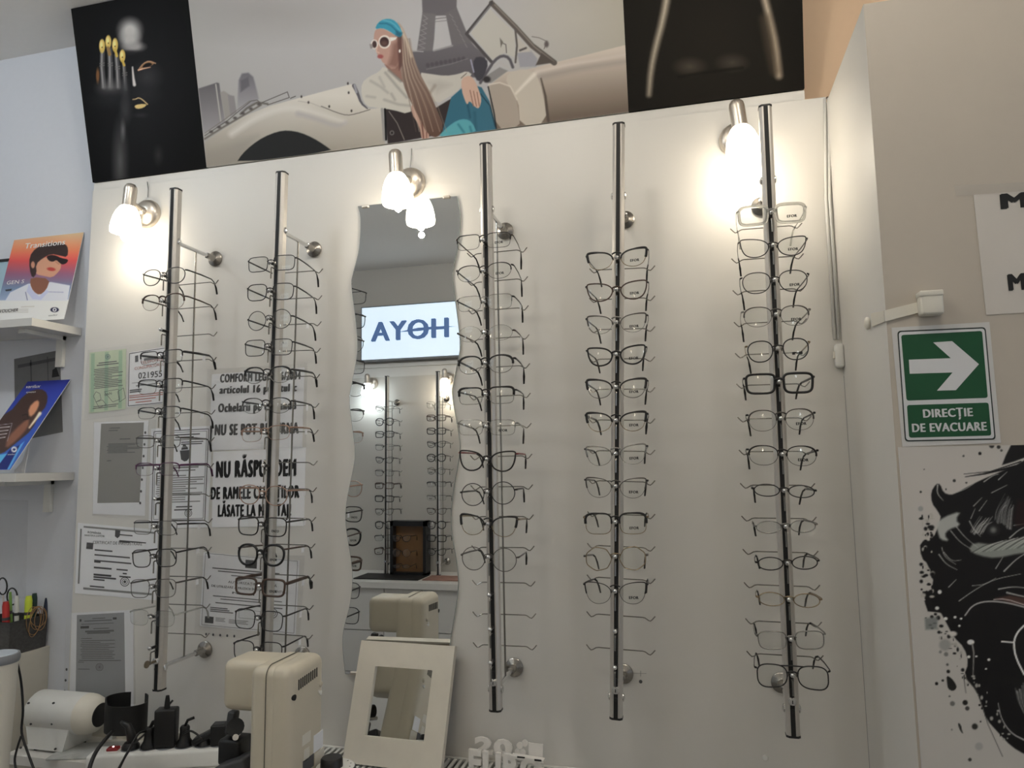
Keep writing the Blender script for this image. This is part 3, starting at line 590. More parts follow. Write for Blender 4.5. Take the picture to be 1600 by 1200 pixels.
# ================================================================ SPECTACLES
def lens_outline(shape, wd, ht, n=36):
    """lens outline about its centre, x grows towards the temple"""
    ex = {'rect': 4.2, 'square': 3.4, 'round': 2.0, 'panto': 2.3, 'oval': 2.05, 'cateye': 2.7, 'aviator': 2.8, 'geo': 3.0, 'slim': 3.2}[shape]
    out = []
    if shape == 'cateye':
        cp = [(1.02, .55), (.99, .93), (.62, 1.0), (0, .93), (-.55, .74), (-.93, .34), (-.97, -.18), (-.70, -.74), (-.22, -1.0), (.28, -.98), (.70, -.66), (.93, -.08)]
        m_ = len(cp)
        for i in range(m_):
            p = [np.array(cp[(i+d) % m_]) for d in (-1, 0, 1, 2)]
            for k in range(3):
                t_ = k/3; q = .5*(2*p[1]+(p[2]-p[0])*t_+(2*p[0]-5*p[1]+4*p[2]-p[3])*t_**2+(3*p[1]-p[0]-3*p[2]+p[3])*t_**3)
                out.append((float(q[0])*wd/2, float(q[1])*ht/2))
        return out
    for k in range(n):
        a = 2*PI*k/n; c, s = math.cos(a), math.sin(a)
        x = math.copysign(abs(c)**(2/ex), c)*wd/2; z = math.copysign(abs(s)**(2/ex), s)*ht/2
        u, v = 2*x/wd, 2*z/ht
        if shape in ('panto', 'square', 'rect', 'slim'): x *= 1+(.09 if shape == 'panto' else .05)*v
        if shape == 'cateye': x *= 1+.10*v; z += ht*.11*max(0, u)*max(0, v)+ht*.03*u
        if shape == 'aviator': x *= 1+.04*v; z -= ht*.05*max(0, -v)*u; x += wd*.03*max(0, -v)
        if shape == 'geo':
            q = 7; sec = 2*PI/q; b = ((a+.45) % sec)-sec/2; rr = math.cos(sec/2)/math.cos(b)*1.05; rr = .65*rr+.35
            x = math.cos(a)*wd/2*rr; z = math.sin(a)*ht/2*rr
        out.append((x, z))
    return out
def glasses(loc, sp, label, group, rot=(0, 0, 0)):
    """sp: shape, w, h (mm), mode, rim, temple, tip, opts"""
    shape, wd, ht, mode, rim, temple, tip, op = sp
    wd, ht = wd/1000, ht/1000; dbl = op.get('dbl', 17)/1000; thick = op.get('t', .0011)*1.3
    R, TM, TP = FRAME_MATS[rim], FRAME_MATS[temple], FRAME_MATS[tip]
    t = thing('eyeglasses', label, 'eyeglasses', loc, rot, group)
    ol = lens_outline(shape, wd, ht); cx = dbl/2+wd/2; cz = -ht*op.get('drop', .16)
    hx = cx+wd/2
    def bow(x): return .85*x*x
    plast = op.get('plastic', False); dep = thick*1.5 if plast else thick
    hz = cz+ht*(.30 if shape != 'oval' else .05)
    if shape == 'cateye': hz = cz+ht*.38
    if shape in ('oval', 'round', 'geo'): hz = cz+ht*.12
    zt = max(p[1] for p in ol)
    for s in (-1, 1):
        loop = [(s*(cx+x), bow(cx+x), cz+z) for x, z in ol]
        if mode == 'full':
            MB().tube(loop, [(thick*(1.25 if z > 0 and plast else 1.0), dep) for x, z in ol], 6, True, up=(0, 1, 0)).build('rim', R, t, smooth='all')
        elif mode in ('semi', 'brow'):
            arc = [k for k, (x, z) in enumerate(ol) if z > -ht*.06]
            arc.sort(key=lambda k: math.atan2(ol[k][1]+ht*.06, ol[k][0]))
            th = thick*(1.05 if mode == 'semi' else 1.75)
            pr = [(dep*1.0, th*(.75+.5*max(0, math.cos(math.atan2(ol[k][1], ol[k][0]))))) for k in arc]
            MB().tube([loop[k] for k in arc], pr, 6, up=(0, 1, 0)).build('brow_bar', FRAME_MATS[op.get('brow', rim)], t, smooth='all')
            MB().tube(loop, .00055 if mode == 'semi' else .0008, 5, True, up=(0, 1, 0)).build('rim', FRAME_MATS[op.get('lower', rim if mode == 'semi' else 'gold')], t, smooth='all')
        else:
            MB().tube(loop, .00035, 4, True, up=(0, 1, 0)).build('rim', FRAME_MATS['silver'], t, smooth='all')
        n = len(ol); dome = 4.0; lv = []; lfc = []
        for q, fr_ in enumerate((1.0, .8, .55, .28)):
            lv += [(s*(cx+x*.985*fr_), bow(cx+x*fr_)-.0006-dome*((wd*.5)**2-(x*fr_)**2-(z*fr_)**2)*.5, cz+z*.985*fr_) for x, z in ol]
            if q: lfc += [((q-1)*n+k, (q-1)*n+(k+1) % n, q*n+(k+1) % n, q*n+k) for k in range(n)]
        lv.append((s*cx, bow(cx)-.0006-dome*(wd*.5)**2*.5, cz)); c0 = len(lv)-1; lfc += [(3*n+k, 3*n+(k+1) % n, c0) for k in range(n)]
        e0 = len(lv); lv += [(p[0], p[1]+.0014, p[2]) for p in lv[:n]]; lfc += [(k, e0+k, e0+(k+1) % n, (k+1) % n) for k in range(n)]
        lv.append((s*cx, lv[c0][1]+.0016, cz)); c1 = len(lv)-1; lfc += [(c1, e0+(k+1) % n, e0+k) for k in range(n)]
        ln = MB().add(lv, lfc).build('lens', LENS, t, smooth=True)
        if s == 1 and op.get('text'):
            w2 = op.get('tw', .019); x0 = cx-w2/2+wd*.04; z0 = cz-ht*.27
            text_at(op['text'], pmat(t)@Vector((x0, bow(cx)-.0030, z0)), pmat(t)@Vector((x0+w2, bow(cx)-.0030, z0)), .0052, INK, ln, .06, nrm=(0, -1, 0) if rot[2] < 2 else (0, 1, 0), name='lens_print')
        # temple: hinge, arm, ear bend, tip
        y0 = bow(hx); e = op.get('splay', .0)*s; dz = op.get('lift', 0.0)
        A = [(s*(hx+.0005), y0-.001, hz), (s*(hx+.0042), y0+.003, hz), (s*(hx+.0046), y0+.012, hz), (s*(hx+.002), .060, hz-.001+dz*.5), (s*(hx-.003), .106, hz-.003+dz)]
        Bt = [A[-1], (s*(hx-.006), .120, hz-.008+dz), (s*(hx-.0085), .131, hz-.020+dz), (s*(hx-.0105), .138, hz-.036+dz)]
        th = op.get('th', .0018)*1.15
        a = MB().tube(A, [(.0018, .0012), (max(th, .0016), .0012), (th, .0009), (th, .0008), (th*.85, .0008)], 6, up=(0, 0, 1)).build('temple', TM, t, smooth='all')
        MB().tube(Bt, [(th*.9, .0009), (max(th, .0017), .0013), (max(th*1.15, .0025), .0018), (max(th, .0026), .0017)], 6, up=(0, -.6, .8)).build('temple_tip', TP, a, smooth='all')
        if op.get('tag') and s == 1:
            MB().box((s*(hx-.001), .082, hz-.009), (.0008, .010, .016)).build('price_tag', PAPER, a)
        if not plast:
            q = MB().ball((s*.0078, .0052, cz+ht*.06), (.0016, .0022, .0042), 6, 4).tube([(s*.0078, .0052, cz+ht*.06), (s*(dbl/2+.0012), .0015, cz+ht*.16)], .0005, 4)
            q.build('nose_pad', FRAME_MATS['silver'], t)
    zb = cz+zt*op.get('bz', .62)*1.0 if mode in ('semi', 'brow') else cz+ht*op.get('bz', .18)
    ix = dbl/2+.0005; pts = [(-ix-.001, bow(ix), zb-.001), (-ix*.5, -.0005, zb+.0016), (0, -.001, zb+.0024), (ix*.5, -.0005, zb+.0016), (ix+.001, bow(ix), zb-.001)]
    MB().tube(pts, thick*1.15 if not plast else thick*1.5, 6, up=(0, 1, 0)).build('bridge', R, t, smooth='all')
    if op.get('bar'):
        zz = cz+zt*.93; MB().tube([(-ix*2, bow(ix*2), zz), (0, -.001, zz+.001), (ix*2, bow(ix*2), zz)], thick, 6, up=(0, 1, 0)).build('brow_bridge', R, t, smooth='all')
    return t
def S(shape, w_, h_, mode, rim, temple=None, tip='black', **op): return (shape, w_, h_, mode, rim, temple or rim, tip, op)
EF = dict(text='EFOR')
ROD_DATA = [
 # ---- leftmost rod
 ('leftmost rod', [515, 777, 1008], [
  (428, 'thin black', S('panto', 53, 40, 'full', 'black', t=.0009)), (468, 'dark-browed tortoise-armed', S('panto', 53, 39, 'semi', 'brown', 'tortoise', t=.0015)),
  (555, 'black half-rim', S('rect', 53, 32, 'semi', 'black', th=.0026, tag=1)), (600, 'dark half-rim rectangular', S('rect', 54, 35, 'semi', 'dark', 'black', tip='black')),
  (642, 'slim black half-rim', S('slim', 53, 28, 'semi', 'black', tag=1)), (687, 'thin silver oval', S('slim', 53, 30, 'full', 'grey', t=.0007)),
  (730, 'purple half-rim', S('slim', 54, 30, 'semi', 'purple', tip='purple', th=.0022)), (821, 'thin silver black-armed', S('rect', 53, 33, 'full', 'grey', 'black', t=.0006, tag=1)),
  (868, 'dark brown square', S('square', 52, 41, 'full', 'dark', t=.0010, tag=1)), (915, 'thin pale gold square', S('square', 53, 42, 'full', 'grey', 'grey', t=.0007, tag=1)),
  (962, 'rimless clear-armed', S('square', 54, 36, 'rimless', 'silver', 'clear', tip='clear'))]),
 ('second rod from the left', [725], [
  (408, 'thin black rectangular', S('rect', 53, 36, 'full', 'black', t=.0008)), (452, 'dark rounded square', S('square', 52, 40, 'full', 'dark', 'black', t=.0009)),
  (495, 'thin round dark', S('round', 48, 46, 'full', 'dark', 'black', t=.0007, tag=1)), (539, 'dark rectangular', S('rect', 53, 38, 'full', 'dark', 'black', t=.0008)),
  (582, 'black browline', S('panto', 53, 38, 'brow', 'black', lower='silver', th=.0024)), (630, 'dark half-rim', S('panto', 54, 36, 'semi', 'dark', 'black', tag=1)),
  (674, 'rose half-rim', S('slim', 53, 33, 'semi', 'rose', 'rose', tag=1)), (769, 'thin rose gold', S('panto', 53, 44, 'full', 'rose', 'rose', t=.0009, tag=1)),
  (818, 'black angular metal', S('square', 54, 42, 'full', 'dark', t=.0012, text='ENZO', tag=1)), (862, 'thick black round', S('panto', 51, 46, 'full', 'black', 'brown', t=.0015, plastic=True, text='EFOR', tag=1)),
  (913, 'thick brown rectangular', S('rect', 55, 37, 'full', 'brown', 'brown', t=.0014, plastic=True, th=.0036, text='EFOR', tag=1)), (964, 'thin grey square', S('square', 52, 43, 'full', 'dark', 'dark', t=.0009, tag=1)),
  (1013, 'thin dark square', S('square', 52, 44, 'full', 'dark', 'dark', t=.0009, tag=1))]),
 ('rod beside the wavy mirror', [925, 978, 1030], [
  (373, 'thin dark half-rim', S('rect', 53, 34, 'semi', 'dark', 'tortoise', t=.0009, **EF)), (421, 'fine dark half-rim', S('panto', 53, 36, 'semi', 'dark', 'dark', t=.0009, **EF)),
  (469, 'silver rimless rectangular', S('rect', 53, 33, 'semi', 'silver', 'dark', t=.0006, tag=1)), (517, 'silver rimless oval', S('oval', 53, 34, 'rimless', 'silver', 'tortoise', t=.0006, tag=1)),
  (565, 'black browline', S('panto', 53, 39, 'brow', 'black', 'black', lower='silver', th=.0022)), (614, 'dark browline rectangular', S('rect', 53, 36, 'brow', 'dark', 'black', lower='silver')),
  (664, 'pale silver rimless', S('rect', 54, 33, 'semi', 'silver', 'silver', tip='grey', t=.0006, **EF)), (715, 'dark cat-eye', S('cateye', 53, 42, 'full', 'dark', 'red', t=.0014)),
  (766, 'thin round dark', S('round', 50, 47, 'full', 'dark', 'dark', t=.0008)), (816, 'black-cornered cat-eye', S('cateye', 53, 42, 'brow', 'black', 'gold', lower='gold')),
  (868, 'thin silver round', S('round', 51, 48, 'full', 'grey', 'grey', t=.0007))]),
 ('fourth rod from the left', [981, 1037], [
  (400, 'black-topped cat-eye', S('cateye', 53, 38, 'brow', 'black', 'black', lower='gold', **EF)), (450, 'dark brown cat-eye', S('cateye', 53, 38, 'full', 'brown', 'black', t=.0012, **EF)),
  (501, 'clear half-rim black-cornered', S('cateye', 52, 39, 'semi', 'silver', 'black', brow='grey', **EF)), (551, 'black full-rim cat-eye', S('cateye', 50, 38, 'full', 'black', 'black', t=.0015, **EF)),
  (602, 'dark browline', S('cateye', 52, 39, 'brow', 'dark', 'black', lower='grey', **EF)), (654, 'black browline wide-cornered', S('cateye', 52, 39, 'brow', 'black', 'black', lower='gold', th=.0024, **EF)),
  (706, 'silver browline', S('cateye', 52, 40, 'semi', 'silver', 'black', t=.0011, **EF)), (757, 'grey-browed half-rim', S('cateye', 52, 40, 'semi', 'grey', 'black', t=.0010, **EF)),
  (813, 'black-browed gold', S('square', 53, 42, 'brow', 'black', 'gold', lower='gold', **EF)), (867, 'thin gold angular', S('geo', 52, 46, 'full', 'gold', 'grey', t=.0008, tag=1)),
  (921, 'fine dark half-rim', S('cateye', 52, 42, 'semi', 'dark', 'dark', t=.0009, **EF))]),
 ('rightmost rod', [], [
  (330, 'crystal clear rectangular', S('rect', 54, 38, 'full', 'clear', 'clear', tip='clear', t=.0017, plastic=True, text='EFOR')), (381, 'thin black cat-eye', S('cateye', 53, 38, 'full', 'black', 'grey', t=.0009, **EF)),
  (435, 'thin dark rounded', S('panto', 52, 43, 'full', 'dark', 'black', t=.0008, **EF)), (489, 'silver half-rim', S('panto', 52, 40, 'semi', 'grey', 'silver', t=.0010, **EF)),
  (542, 'small round black metal', S('panto', 46, 42, 'full', 'black', 'gold', t=.0010, dbl=20, text='M')), (594, 'thick black rectangular', S('rect', 53, 38, 'full', 'black', 'black', t=.0014, plastic=True, th=.0022)),
  (651, 'grey half-rim', S('panto', 51, 41, 'semi', 'grey', 'black', t=.0011, **EF)), (707, 'dark brow-bar half-rim', S('panto', 53, 38, 'semi', 'dark', 'black', t=.0012, bz=.5, **EF)),
  (764, 'small black oval', S('oval', 46, 23, 'full', 'black', 'black', t=.0009)), (820, 'small silver oval', S('oval', 45, 23, 'full', 'silver', 'silver', t=.0008)),
  (877, 'small dark oval', S('oval', 45, 24, 'full', 'dark', 'dark', t=.0009)), (934, 'small pale gold oval', S('oval', 46, 25, 'full', 'gold', 'gold', t=.0008)),
  (996, 'silver rounded rectangular', S('square', 50, 33, 'full', 'silver', 'silver', t=.0008)), (1052, 'black double-bridge aviator', S('aviator', 53, 42, 'full', 'black', 'dark', t=.0010, bar=True, dbl=19))]),
]
ORD = ['top', 'second from top', 'third from top', 'fourth from top', 'fifth from top', 'sixth from top', 'seventh from top', 'eighth from top', 'ninth from top', 'tenth from top', 'eleventh from top', 'twelfth from top', 'thirteenth from top', 'lowest']
ROD_LABEL = ['aluminium eyeglass rod nearest the left end, with a key in its lock', 'aluminium eyeglass rod behind the beige machine, second from left', 'aluminium eyeglass rod just right of the wavy mirror',
             'aluminium eyeglass rod fourth from the left, alone on bare wall', 'aluminium eyeglass rod at far right beside the lit lamp']
MADE = []
for i, (where, empty_y, lst) in enumerate(ROD_DATA):
    B, T = RENDS[i]; zs = [rod_at(i, y, YR-.02)[2] for y in empty_y]+[rod_at(i, q[0], YG)[2] for q in lst]
    rod_thing(B, T, sorted(zs), ROD_LABEL[i], key=(i == 0))
    for k, (py, desc, sp) in enumerate(lst):
        p = rod_at(i, py, YG); rnd = random.Random(100*i+k)
        sp[7].setdefault('lift', rnd.uniform(-.003, .003))
        pos = ORD[k] if k < len(lst)-1 else 'lowest'
        g = glasses(p, sp, '%s eyeglasses, %s on the %s' % (desc, pos, where), 'eyeglasses on the display rods',
                    (rnd.uniform(-.05, .05), rnd.uniform(-.025, .025)*(2 if k > 5 else 1), rnd.uniform(-.03, .03)))
        MADE.append((i, k, desc, g))
# ---- the two rods on the opposite wall, met in the wavy mirror: copies of the spectacles above
def opp_rod(x, z0, z1, n, picks, where, label):
    yr = YO+0.165
    rod_thing(np.array([x, yr, z0]), np.array([x, yr, z1]), [], label, y=yr, face=PI, disc=(z1-.16, z0+.06))
    t = [o for o in COL.objects if o.get('label') == label][0]
    for k in range(n):
        z = z1-.21-k*(z1-z0-.36)/(n-1); wire_holder((0, -YR+YS, z-z0), t)
        src = MADE[picks[k % len(picks)]]; c = copy_tree(src[3]); c.location = (x, yr+.035, z); c.rotation_euler = (0, random.uniform(-.03, .03), PI+random.uniform(-.05, .05))
        c['label'] = '%s eyeglasses, %s on the mirrored %s' % (src[2], ORD[k] if k < n-1 else 'lowest', where); c['group'] = 'eyeglasses seen in the wavy mirror'
idx = {(m[0], m[1]): q for q, m in enumerate(MADE)}
pk = [idx[q] for q in ((3,6), (1,9), (4,5), (1,3), (3,3), (1,1), (1,10), (4,5), (3,1), (1,9), (0,3), (1,10))]
opp_rod(-1.90, .83, 2.085, 12, pk, 'left rod', 'aluminium eyeglass rod on the opposite wall, left one in the mirror')
pk = [idx[q] for q in ((0,9), (1,10), (4,5), (3,3), (1,9), (4,4), (0,2), (2,6), (3,1), (1,9), (4,5), (3,3))]
opp_rod(-1.55, .83, 2.10, 12, pk, 'right rod', 'aluminium eyeglass rod on the opposite wall, right one in the mirror')

# ================================================================ WAVY MIRROR
EL = [(559,322),(563,342),(561,388),(552,425),(549,447),(556,505),(558,550),(550,597),(546,630),(554,700),(552,730),(542,780),(540,820),(550,891),(547,941),(535,995),(539,1053)]
ER = [(714,306),(719,337),(716,382),(707,425),(709,450),(717,512),(719,545),(709,595),(707,620),(717,680),(718,710),(708,770),(705,822),(715,891),(715,930),(703,1008),(702,1062)]
def catmull(P, n=5):
    P = [np.array(p, float) for p in P]; out = []
    for i in range(len(P)-1):
        a, b, c, d = P[max(i-1, 0)], P[i], P[i+1], P[min(i+2, len(P)-1)]
        for k in range(n):
            t = k/n; out.append(.5*((2*b)+(-a+c)*t+(2*a-5*b+4*c-d)*t*t+(-a+3*b-3*c+d)*t**3))
    return out+[P[-1]]
MY = -.005
out = [PY(p[0], p[1], MY) for p in catmull(EL)]+[PY(p[0], p[1], MY) for p in catmull(ER)][::-1]
poly = [(p[0], p[2]) for p in out]
t = thing('wavy_mirror', 'tall frameless mirror with wavy edges under the lamp', 'mirror', (-.70, 0, 1.0))
MB().prism(poly, MY+.0003, -.0006).build('glass_edge', GLASS_EDGE, t, world=True)
cx_, cz_ = np.mean([p[0] for p in poly]), np.mean([p[1] for p in poly])
MB().add([(cx_+(x-cx_)*.992, MY, cz_+(z-cz_)*.999) for x, z in poly], [tuple(range(len(poly)))]).build('mirror_face', MIRROR, t, world=True)
for q in ((571, 322), (698, 307)):
    c = PY(*q, -.005); MB().rbox((c[0], -.005, c[2]-.002), (.020, .010, .008), .003).build('mirror_clip', NICKEL, t, world=True)
c = PY(553, 1049, -.005); MB().rbox((c[0], -.005, c[2]-.004), (.02, .01, .008), .003).build('mirror_clip', NICKEL, t, world=True)

# ================================================================ OPPOSITE WALL (seen in the mirror)
SY = YO+.075
t = thing('lightbox_sign', 'backlit white lightbox with grey-blue lettering, reflected in the wavy mirror', 'sign', (-1.78, YO, 2.2))
MB().bbox((-2.132, YO+.001, 2.205), (-1.425, SY, 2.575)).build('box', GREY_PL, t, world=True)
MB().bbox((-2.124, SY, 2.213), (-1.433, SY+.002, 2.567)).build('light_panel', glow_mat('backlit_acrylic', (0.66, 0.84, 1.0), SIGN_E), t, world=True)
SIGN_INK = mat('slate_blue_film', (72, 96, 136), 0.5, emit=((.06, .11, .24), .9))
text_at('HOYA', (-1.503, SY+.0035, 2.335), (-2.058, SY+.0035, 2.335), .127, SIGN_INK, t, .045, nrm=(0, 1, 0))
MB().add([(x, SY+.0042, z) for x, z in ((-1.455, 2.402), (-1.60, 2.410), (-1.72, 2.408), (-1.86, 2.388), (-1.72, 2.386), (-1.60, 2.394))], [tuple(range(6))]).build('swoosh', SIGN_INK, t, world=True)
struct('trim_3', MB().bbox((XL, YO, 2.165), (1.6, YO+.02, 2.19)).bbox((XL, YO, 2.10), (1.6, YO+.004, 2.164)), WHITE_PANEL)
t = thing('cabinet', 'white drawer cabinet along the opposite wall, reflected in the mirror', 'cabinet', (-1.4, YO, 0))
MB().bbox((-3.0, YO+.001, .06), (.6, YO+.40, .79)).build('carcass', WHITE_PL, t, world=True)
for k, x in enumerate(np.arange(-3.0, .55, .6)):
    for z0, z1 in ((.07, .30), (.305, .54), (.545, .785)): MB().bbox((x+.002, YO+.40, z0), (x+.598, YO+.418, z1)).build('drawer_front', WHITE_PANEL, t, world=True)
tag(MB().bbox((-3.02, YO+.001, .79), (.62, YO+.44, .825)).build('countertop', WHITE_PANEL), 'white countertop across the opposite cabinet, reflected in the mirror', 'countertop')
t = thing('display_case', 'black framed amber case with eyeglasses, standing on the mirrored counter', 'display case', (-1.74, YO+.18, .825))
MB().bbox((-1.85, YO+.13, .835), (-1.63, YO+.15, 1.15)).build('amber_back', mat('amber_panel', (116, 84, 50), 0.35, var=0.25, scale=14), t, world=True)
m = MB()
for a, b in (((-1.86, .828), (-1.84, 1.16)), ((-1.64, .828), (-1.62, 1.16)), ((-1.86, 1.13), (-1.62, 1.16)), ((-1.86, .828), (-1.62, .845))): m.bbox((a[0], YO+.12, a[1]), (b[0], YO+.20, b[1]))
m.build('frame', BLACK_PL, t, world=True)
for k, q in enumerate(((3,3), (2,8), (4,8))):
    src = MADE[idx[q]]; c = copy_tree(src[3]); c.location = (-1.745, YO+.29, 1.07-.085*k); c.rotation_euler = (0, 0, PI); c['label'] = '%s eyeglasses in the %s row of the amber case' % (src[2], ('upper', 'middle', 'lower')[k]); c['group'] = 'eyeglasses in the amber case'
tag(MB().rbox((-1.82, YO+.26, .829), (.42, .20, .006), .002).build('counter_mat', BLACK_SOFT), 'flat black mat under the amber case, reflected in the mirror', 'mat')
tag(MB().rbox((-1.47, YO+.26, .8285), (.24, .17, .005), .002).build('magazine', mat('reddish_cover', (150, 110, 96), .4, var=.5, scale=25)), 'reddish magazine lying beside the amber case, reflected in the mirror', 'magazine')

# ================================================================ SHEETS ON THE PANEL
def rect_px(x0, y0, x1, y1, tl=None, tr=None, br=None, bl=None):
    return [tl or (x0, y0), tr or (x1, y0), br or (x1, y1), bl or (x0, y1)]
def sheet(name, label, cat, quad, Y=-.0012, m=PAPER, th=.0006, group=None):
    ps = [PY(*q, Y) for q in quad]; c = sum(ps)/4
    t = thing(name, label, cat, (c[0], Y, min(p[2] for p in ps)), group=group)
    MB().prism([(p[0], p[2]) for p in ps], Y, Y+th).build('page', m, t, world=True)
    return t
def lerp2(quad, u, v):
    tl, tr, br, bl = [np.array(q, float) for q in quad]
    return tuple((tl*(1-u)+tr*u)*(1-v)+(bl*(1-u)+br*u)*v)
def print_bars(t, quad, bars, Y, m, name='print_lines'):
    """bars: (u0, v, u1, half-height) in page coordinates"""
    mb = MB()
    for u0, v, u1, h in bars:
        mb.quad_px([lerp2(quad, u0, v-h), lerp2(quad, u1, v-h), lerp2(quad, u1, v+h), lerp2(quad, u0, v+h)], Y)
    o = mb.build(name, m, t, world=True); o['kind'] = 'stuff'; return o
def stamp(t, quad, u, v, rpx, Y, m, name='round_stamp'):
    c = lerp2(quad, u, v); mb = MB(); n = 20
    for r0, r1 in ((1.0, .84), (.62, .5), (.3, 0.02)):
        a = [(c[0]+rpx*r0*math.cos(2*PI*k/n), c[1]+rpx*r0*math.sin(2*PI*k/n)) for k in range(n)]; b = [(c[0]+rpx*r1*math.cos(2*PI*k/n), c[1]+rpx*r1*math.sin(2*PI*k/n)) for k in range(n)]
        for k in range(n): mb.quad_px([a[k], a[(k+1) % n], b[(k+1) % n], b[k]], Y)
    return mb.build(name, m, t, world=True)
def outline_px(t, quad, Y, m, wpx=.6, name='border'):
    mb = MB(); q = [np.array(p, float) for p in quad]
    for k in range(4):
        a, b = q[k], q[(k+1) % 4]; d = (b-a)/np.linalg.norm(b-a); n = np.array([-d[1], d[0]])*wpx
        mb.quad_px([tuple(a-n), tuple(b-n), tuple(b+n), tuple(a+n)], Y)
    return mb.build(name, m, t, world=True)
def sub(quad, u0, v0, u1, v1): return [lerp2(quad, u0, v0), lerp2(quad, u1, v0), lerp2(quad, u1, v1), lerp2(quad, u0, v1)]
def body_lines(n, v0, v1, u0=.08, u1=.92, h=.006, seed=1, gaps=()):
    r = random.Random(seed); out = []
    for k in range(n):
        v = v0+(v1-v0)*k/max(1, n-1)
        out.append((u0+r.uniform(0, .04), v, u1-r.choice((0, .02, .05, .3, .12)), h))
    return out
def sleeve(label, quad, Y=-.0024, holes=None):
    ps = [PY(*q, Y) for q in quad]; c = sum(ps)/4
    t = thing('plastic_sleeve', label, 'plastic sleeve', (c[0], Y, min(p[2] for p in ps)))
    MB().prism([(p[0], p[2]) for p in ps], Y, Y+.0003).build('film', SLEEVE, t, world=True)
    if holes:
        mb = MB()
        a, b, n = holes
        for k in range(n):
            cx, cy = a[0]+(b[0]-a[0])*k/(n-1), a[1]+(b[1]-a[1])*k/(n-1)
            mb.quad_px([(cx+1.6*math.cos(2*PI*j/10), cy+2.2*math.sin(2*PI*j/10)) for j in range(10)], Y-.0003)
        o = mb.build('punched_holes', INK_SOFT, t, world=True); o['kind'] = 'stuff'
    return t
# green notice and consumer phone notice in one sleeve
Q = [(140, 551), (197, 545), (196, 639), (139, 646)]
t = sheet('paper_notice', 'pale green printed notice with a small drawing at its foot', 'notice', Q, m=PAPER_GREEN); y = -.0016
for k in range(3): print_bars(t, Q, [(.04+.38*k, .5, .14+.38*k, .48)], y+.0002, mat('green_band', (168, 200, 168), .7), 'green_band')
stamp(t, Q, .5, .1, 4.2, y, INK_BLUE, 'round_emblem')
print_bars(t, Q, [(.25, .19, .75, .008), (.2, .225, .8, .008)]+body_lines(12, .29, .60, .12, .92, .006, 3), y, INK_SOFT)
text_px('BAN', lerp2(Q, .43, .745), lerp2(Q, .62, .73), 4, y, INK_SOFT, t, .01)
m = MB()
for p in ([(146, 619), (150, 612), (156, 615), (158, 624), (150, 628)], [(163, 612), (185, 608), (187, 624), (176, 628)], [(184, 612), (193, 606), (196, 622), (187, 628)], [(150, 628), (160, 625), (166, 632), (155, 637)]):
    for k in range(len(p)):
        a, b = np.array(p[k], float), np.array(p[(k+1) % len(p)], float); d = b-a; n = np.array([-d[1], d[0]])/np.linalg.norm(d)*.35; m.quad_px([tuple(a-n), tuple(b-n), tuple(b+n), tuple(a+n)], y)
m.build('line_drawing', INK_SOFT, t, world=True); print_bars(t, Q, [(.12, .90, .8, .006), (.1, .93, .75, .006)], y, INK_SOFT, 'foot_lines')
Q = [(201, 551), (264, 541), (262, 630), (199, 636)]
t = sheet('paper_notice', 'white boxed notice with the phone number 0219551', 'notice', Q); outline_px(t, sub(Q, .02, .02, .98, .98), y, INK, .5)
text_px('TELEFONUL', lerp2(Q, .30, .25), lerp2(Q, .88, .23), 4.2, y, INK_RED, t, .01); text_px('CONSUMATORILOR', lerp2(Q, .16, .335), lerp2(Q, .97, .32), 4.2, y, INK_RED, t, .01)
text_px('0219551', (216, 592), (258, 588), 9.5, y, INK, t, .02)
print_bars(t, Q, [(.1, .57, .9, .004), (.2, .63, .9, .008), (.05, .70, .35, .012), (.05, .735, .33, .012)], y, INK_SOFT); print_bars(t, Q, [(.04, .80, .92, .008), (.04, .835, .9, .008), (.04, .88, .7, .008), (.2, .93, .6, .008)], y, INK_RED, 'red_lines')
m = MB().quad_px([(211, 556), (216, 555), (216, 565), (211, 566)], y).quad_px([(225, 560), (262, 554), (262, 558), (225, 564)], y); m.build('emblem', INK_SOFT, t, world=True)
sleeve('clear sleeve over the green notice and phone notice', [(137, 547), (268, 531), (264, 640), (131, 657)])
# dark photocopy in punched sleeve
Q = [(158, 662), (225, 660), (218, 785), (152, 786)]
t = sheet('photocopied_letter', 'dark grey photocopied letter in a punched sleeve', 'document', [(147, 660), (232, 657), (226, 806), (145, 803)])
MB().quad_px(Q, -.0014).build('grey_copy_area', mat('dark_photocopy', (140, 138, 132), .5, var=.22, scale=6), t, world=True)
print_bars(t, Q, [(.2, .06, .45, .006), (.18, .09, .4, .006), (.45, .2, .7, .007)]+body_lines(8, .26, .37, .16, .95, .005, 5)+[(.18, .47, .28, .006)], y, INK_SOFT)
sleeve('punched clear sleeve over the dark photocopied letter', [(146, 658), (244, 655), (236, 812), (144, 806)], holes=((227, 676), (219, 786), 7))
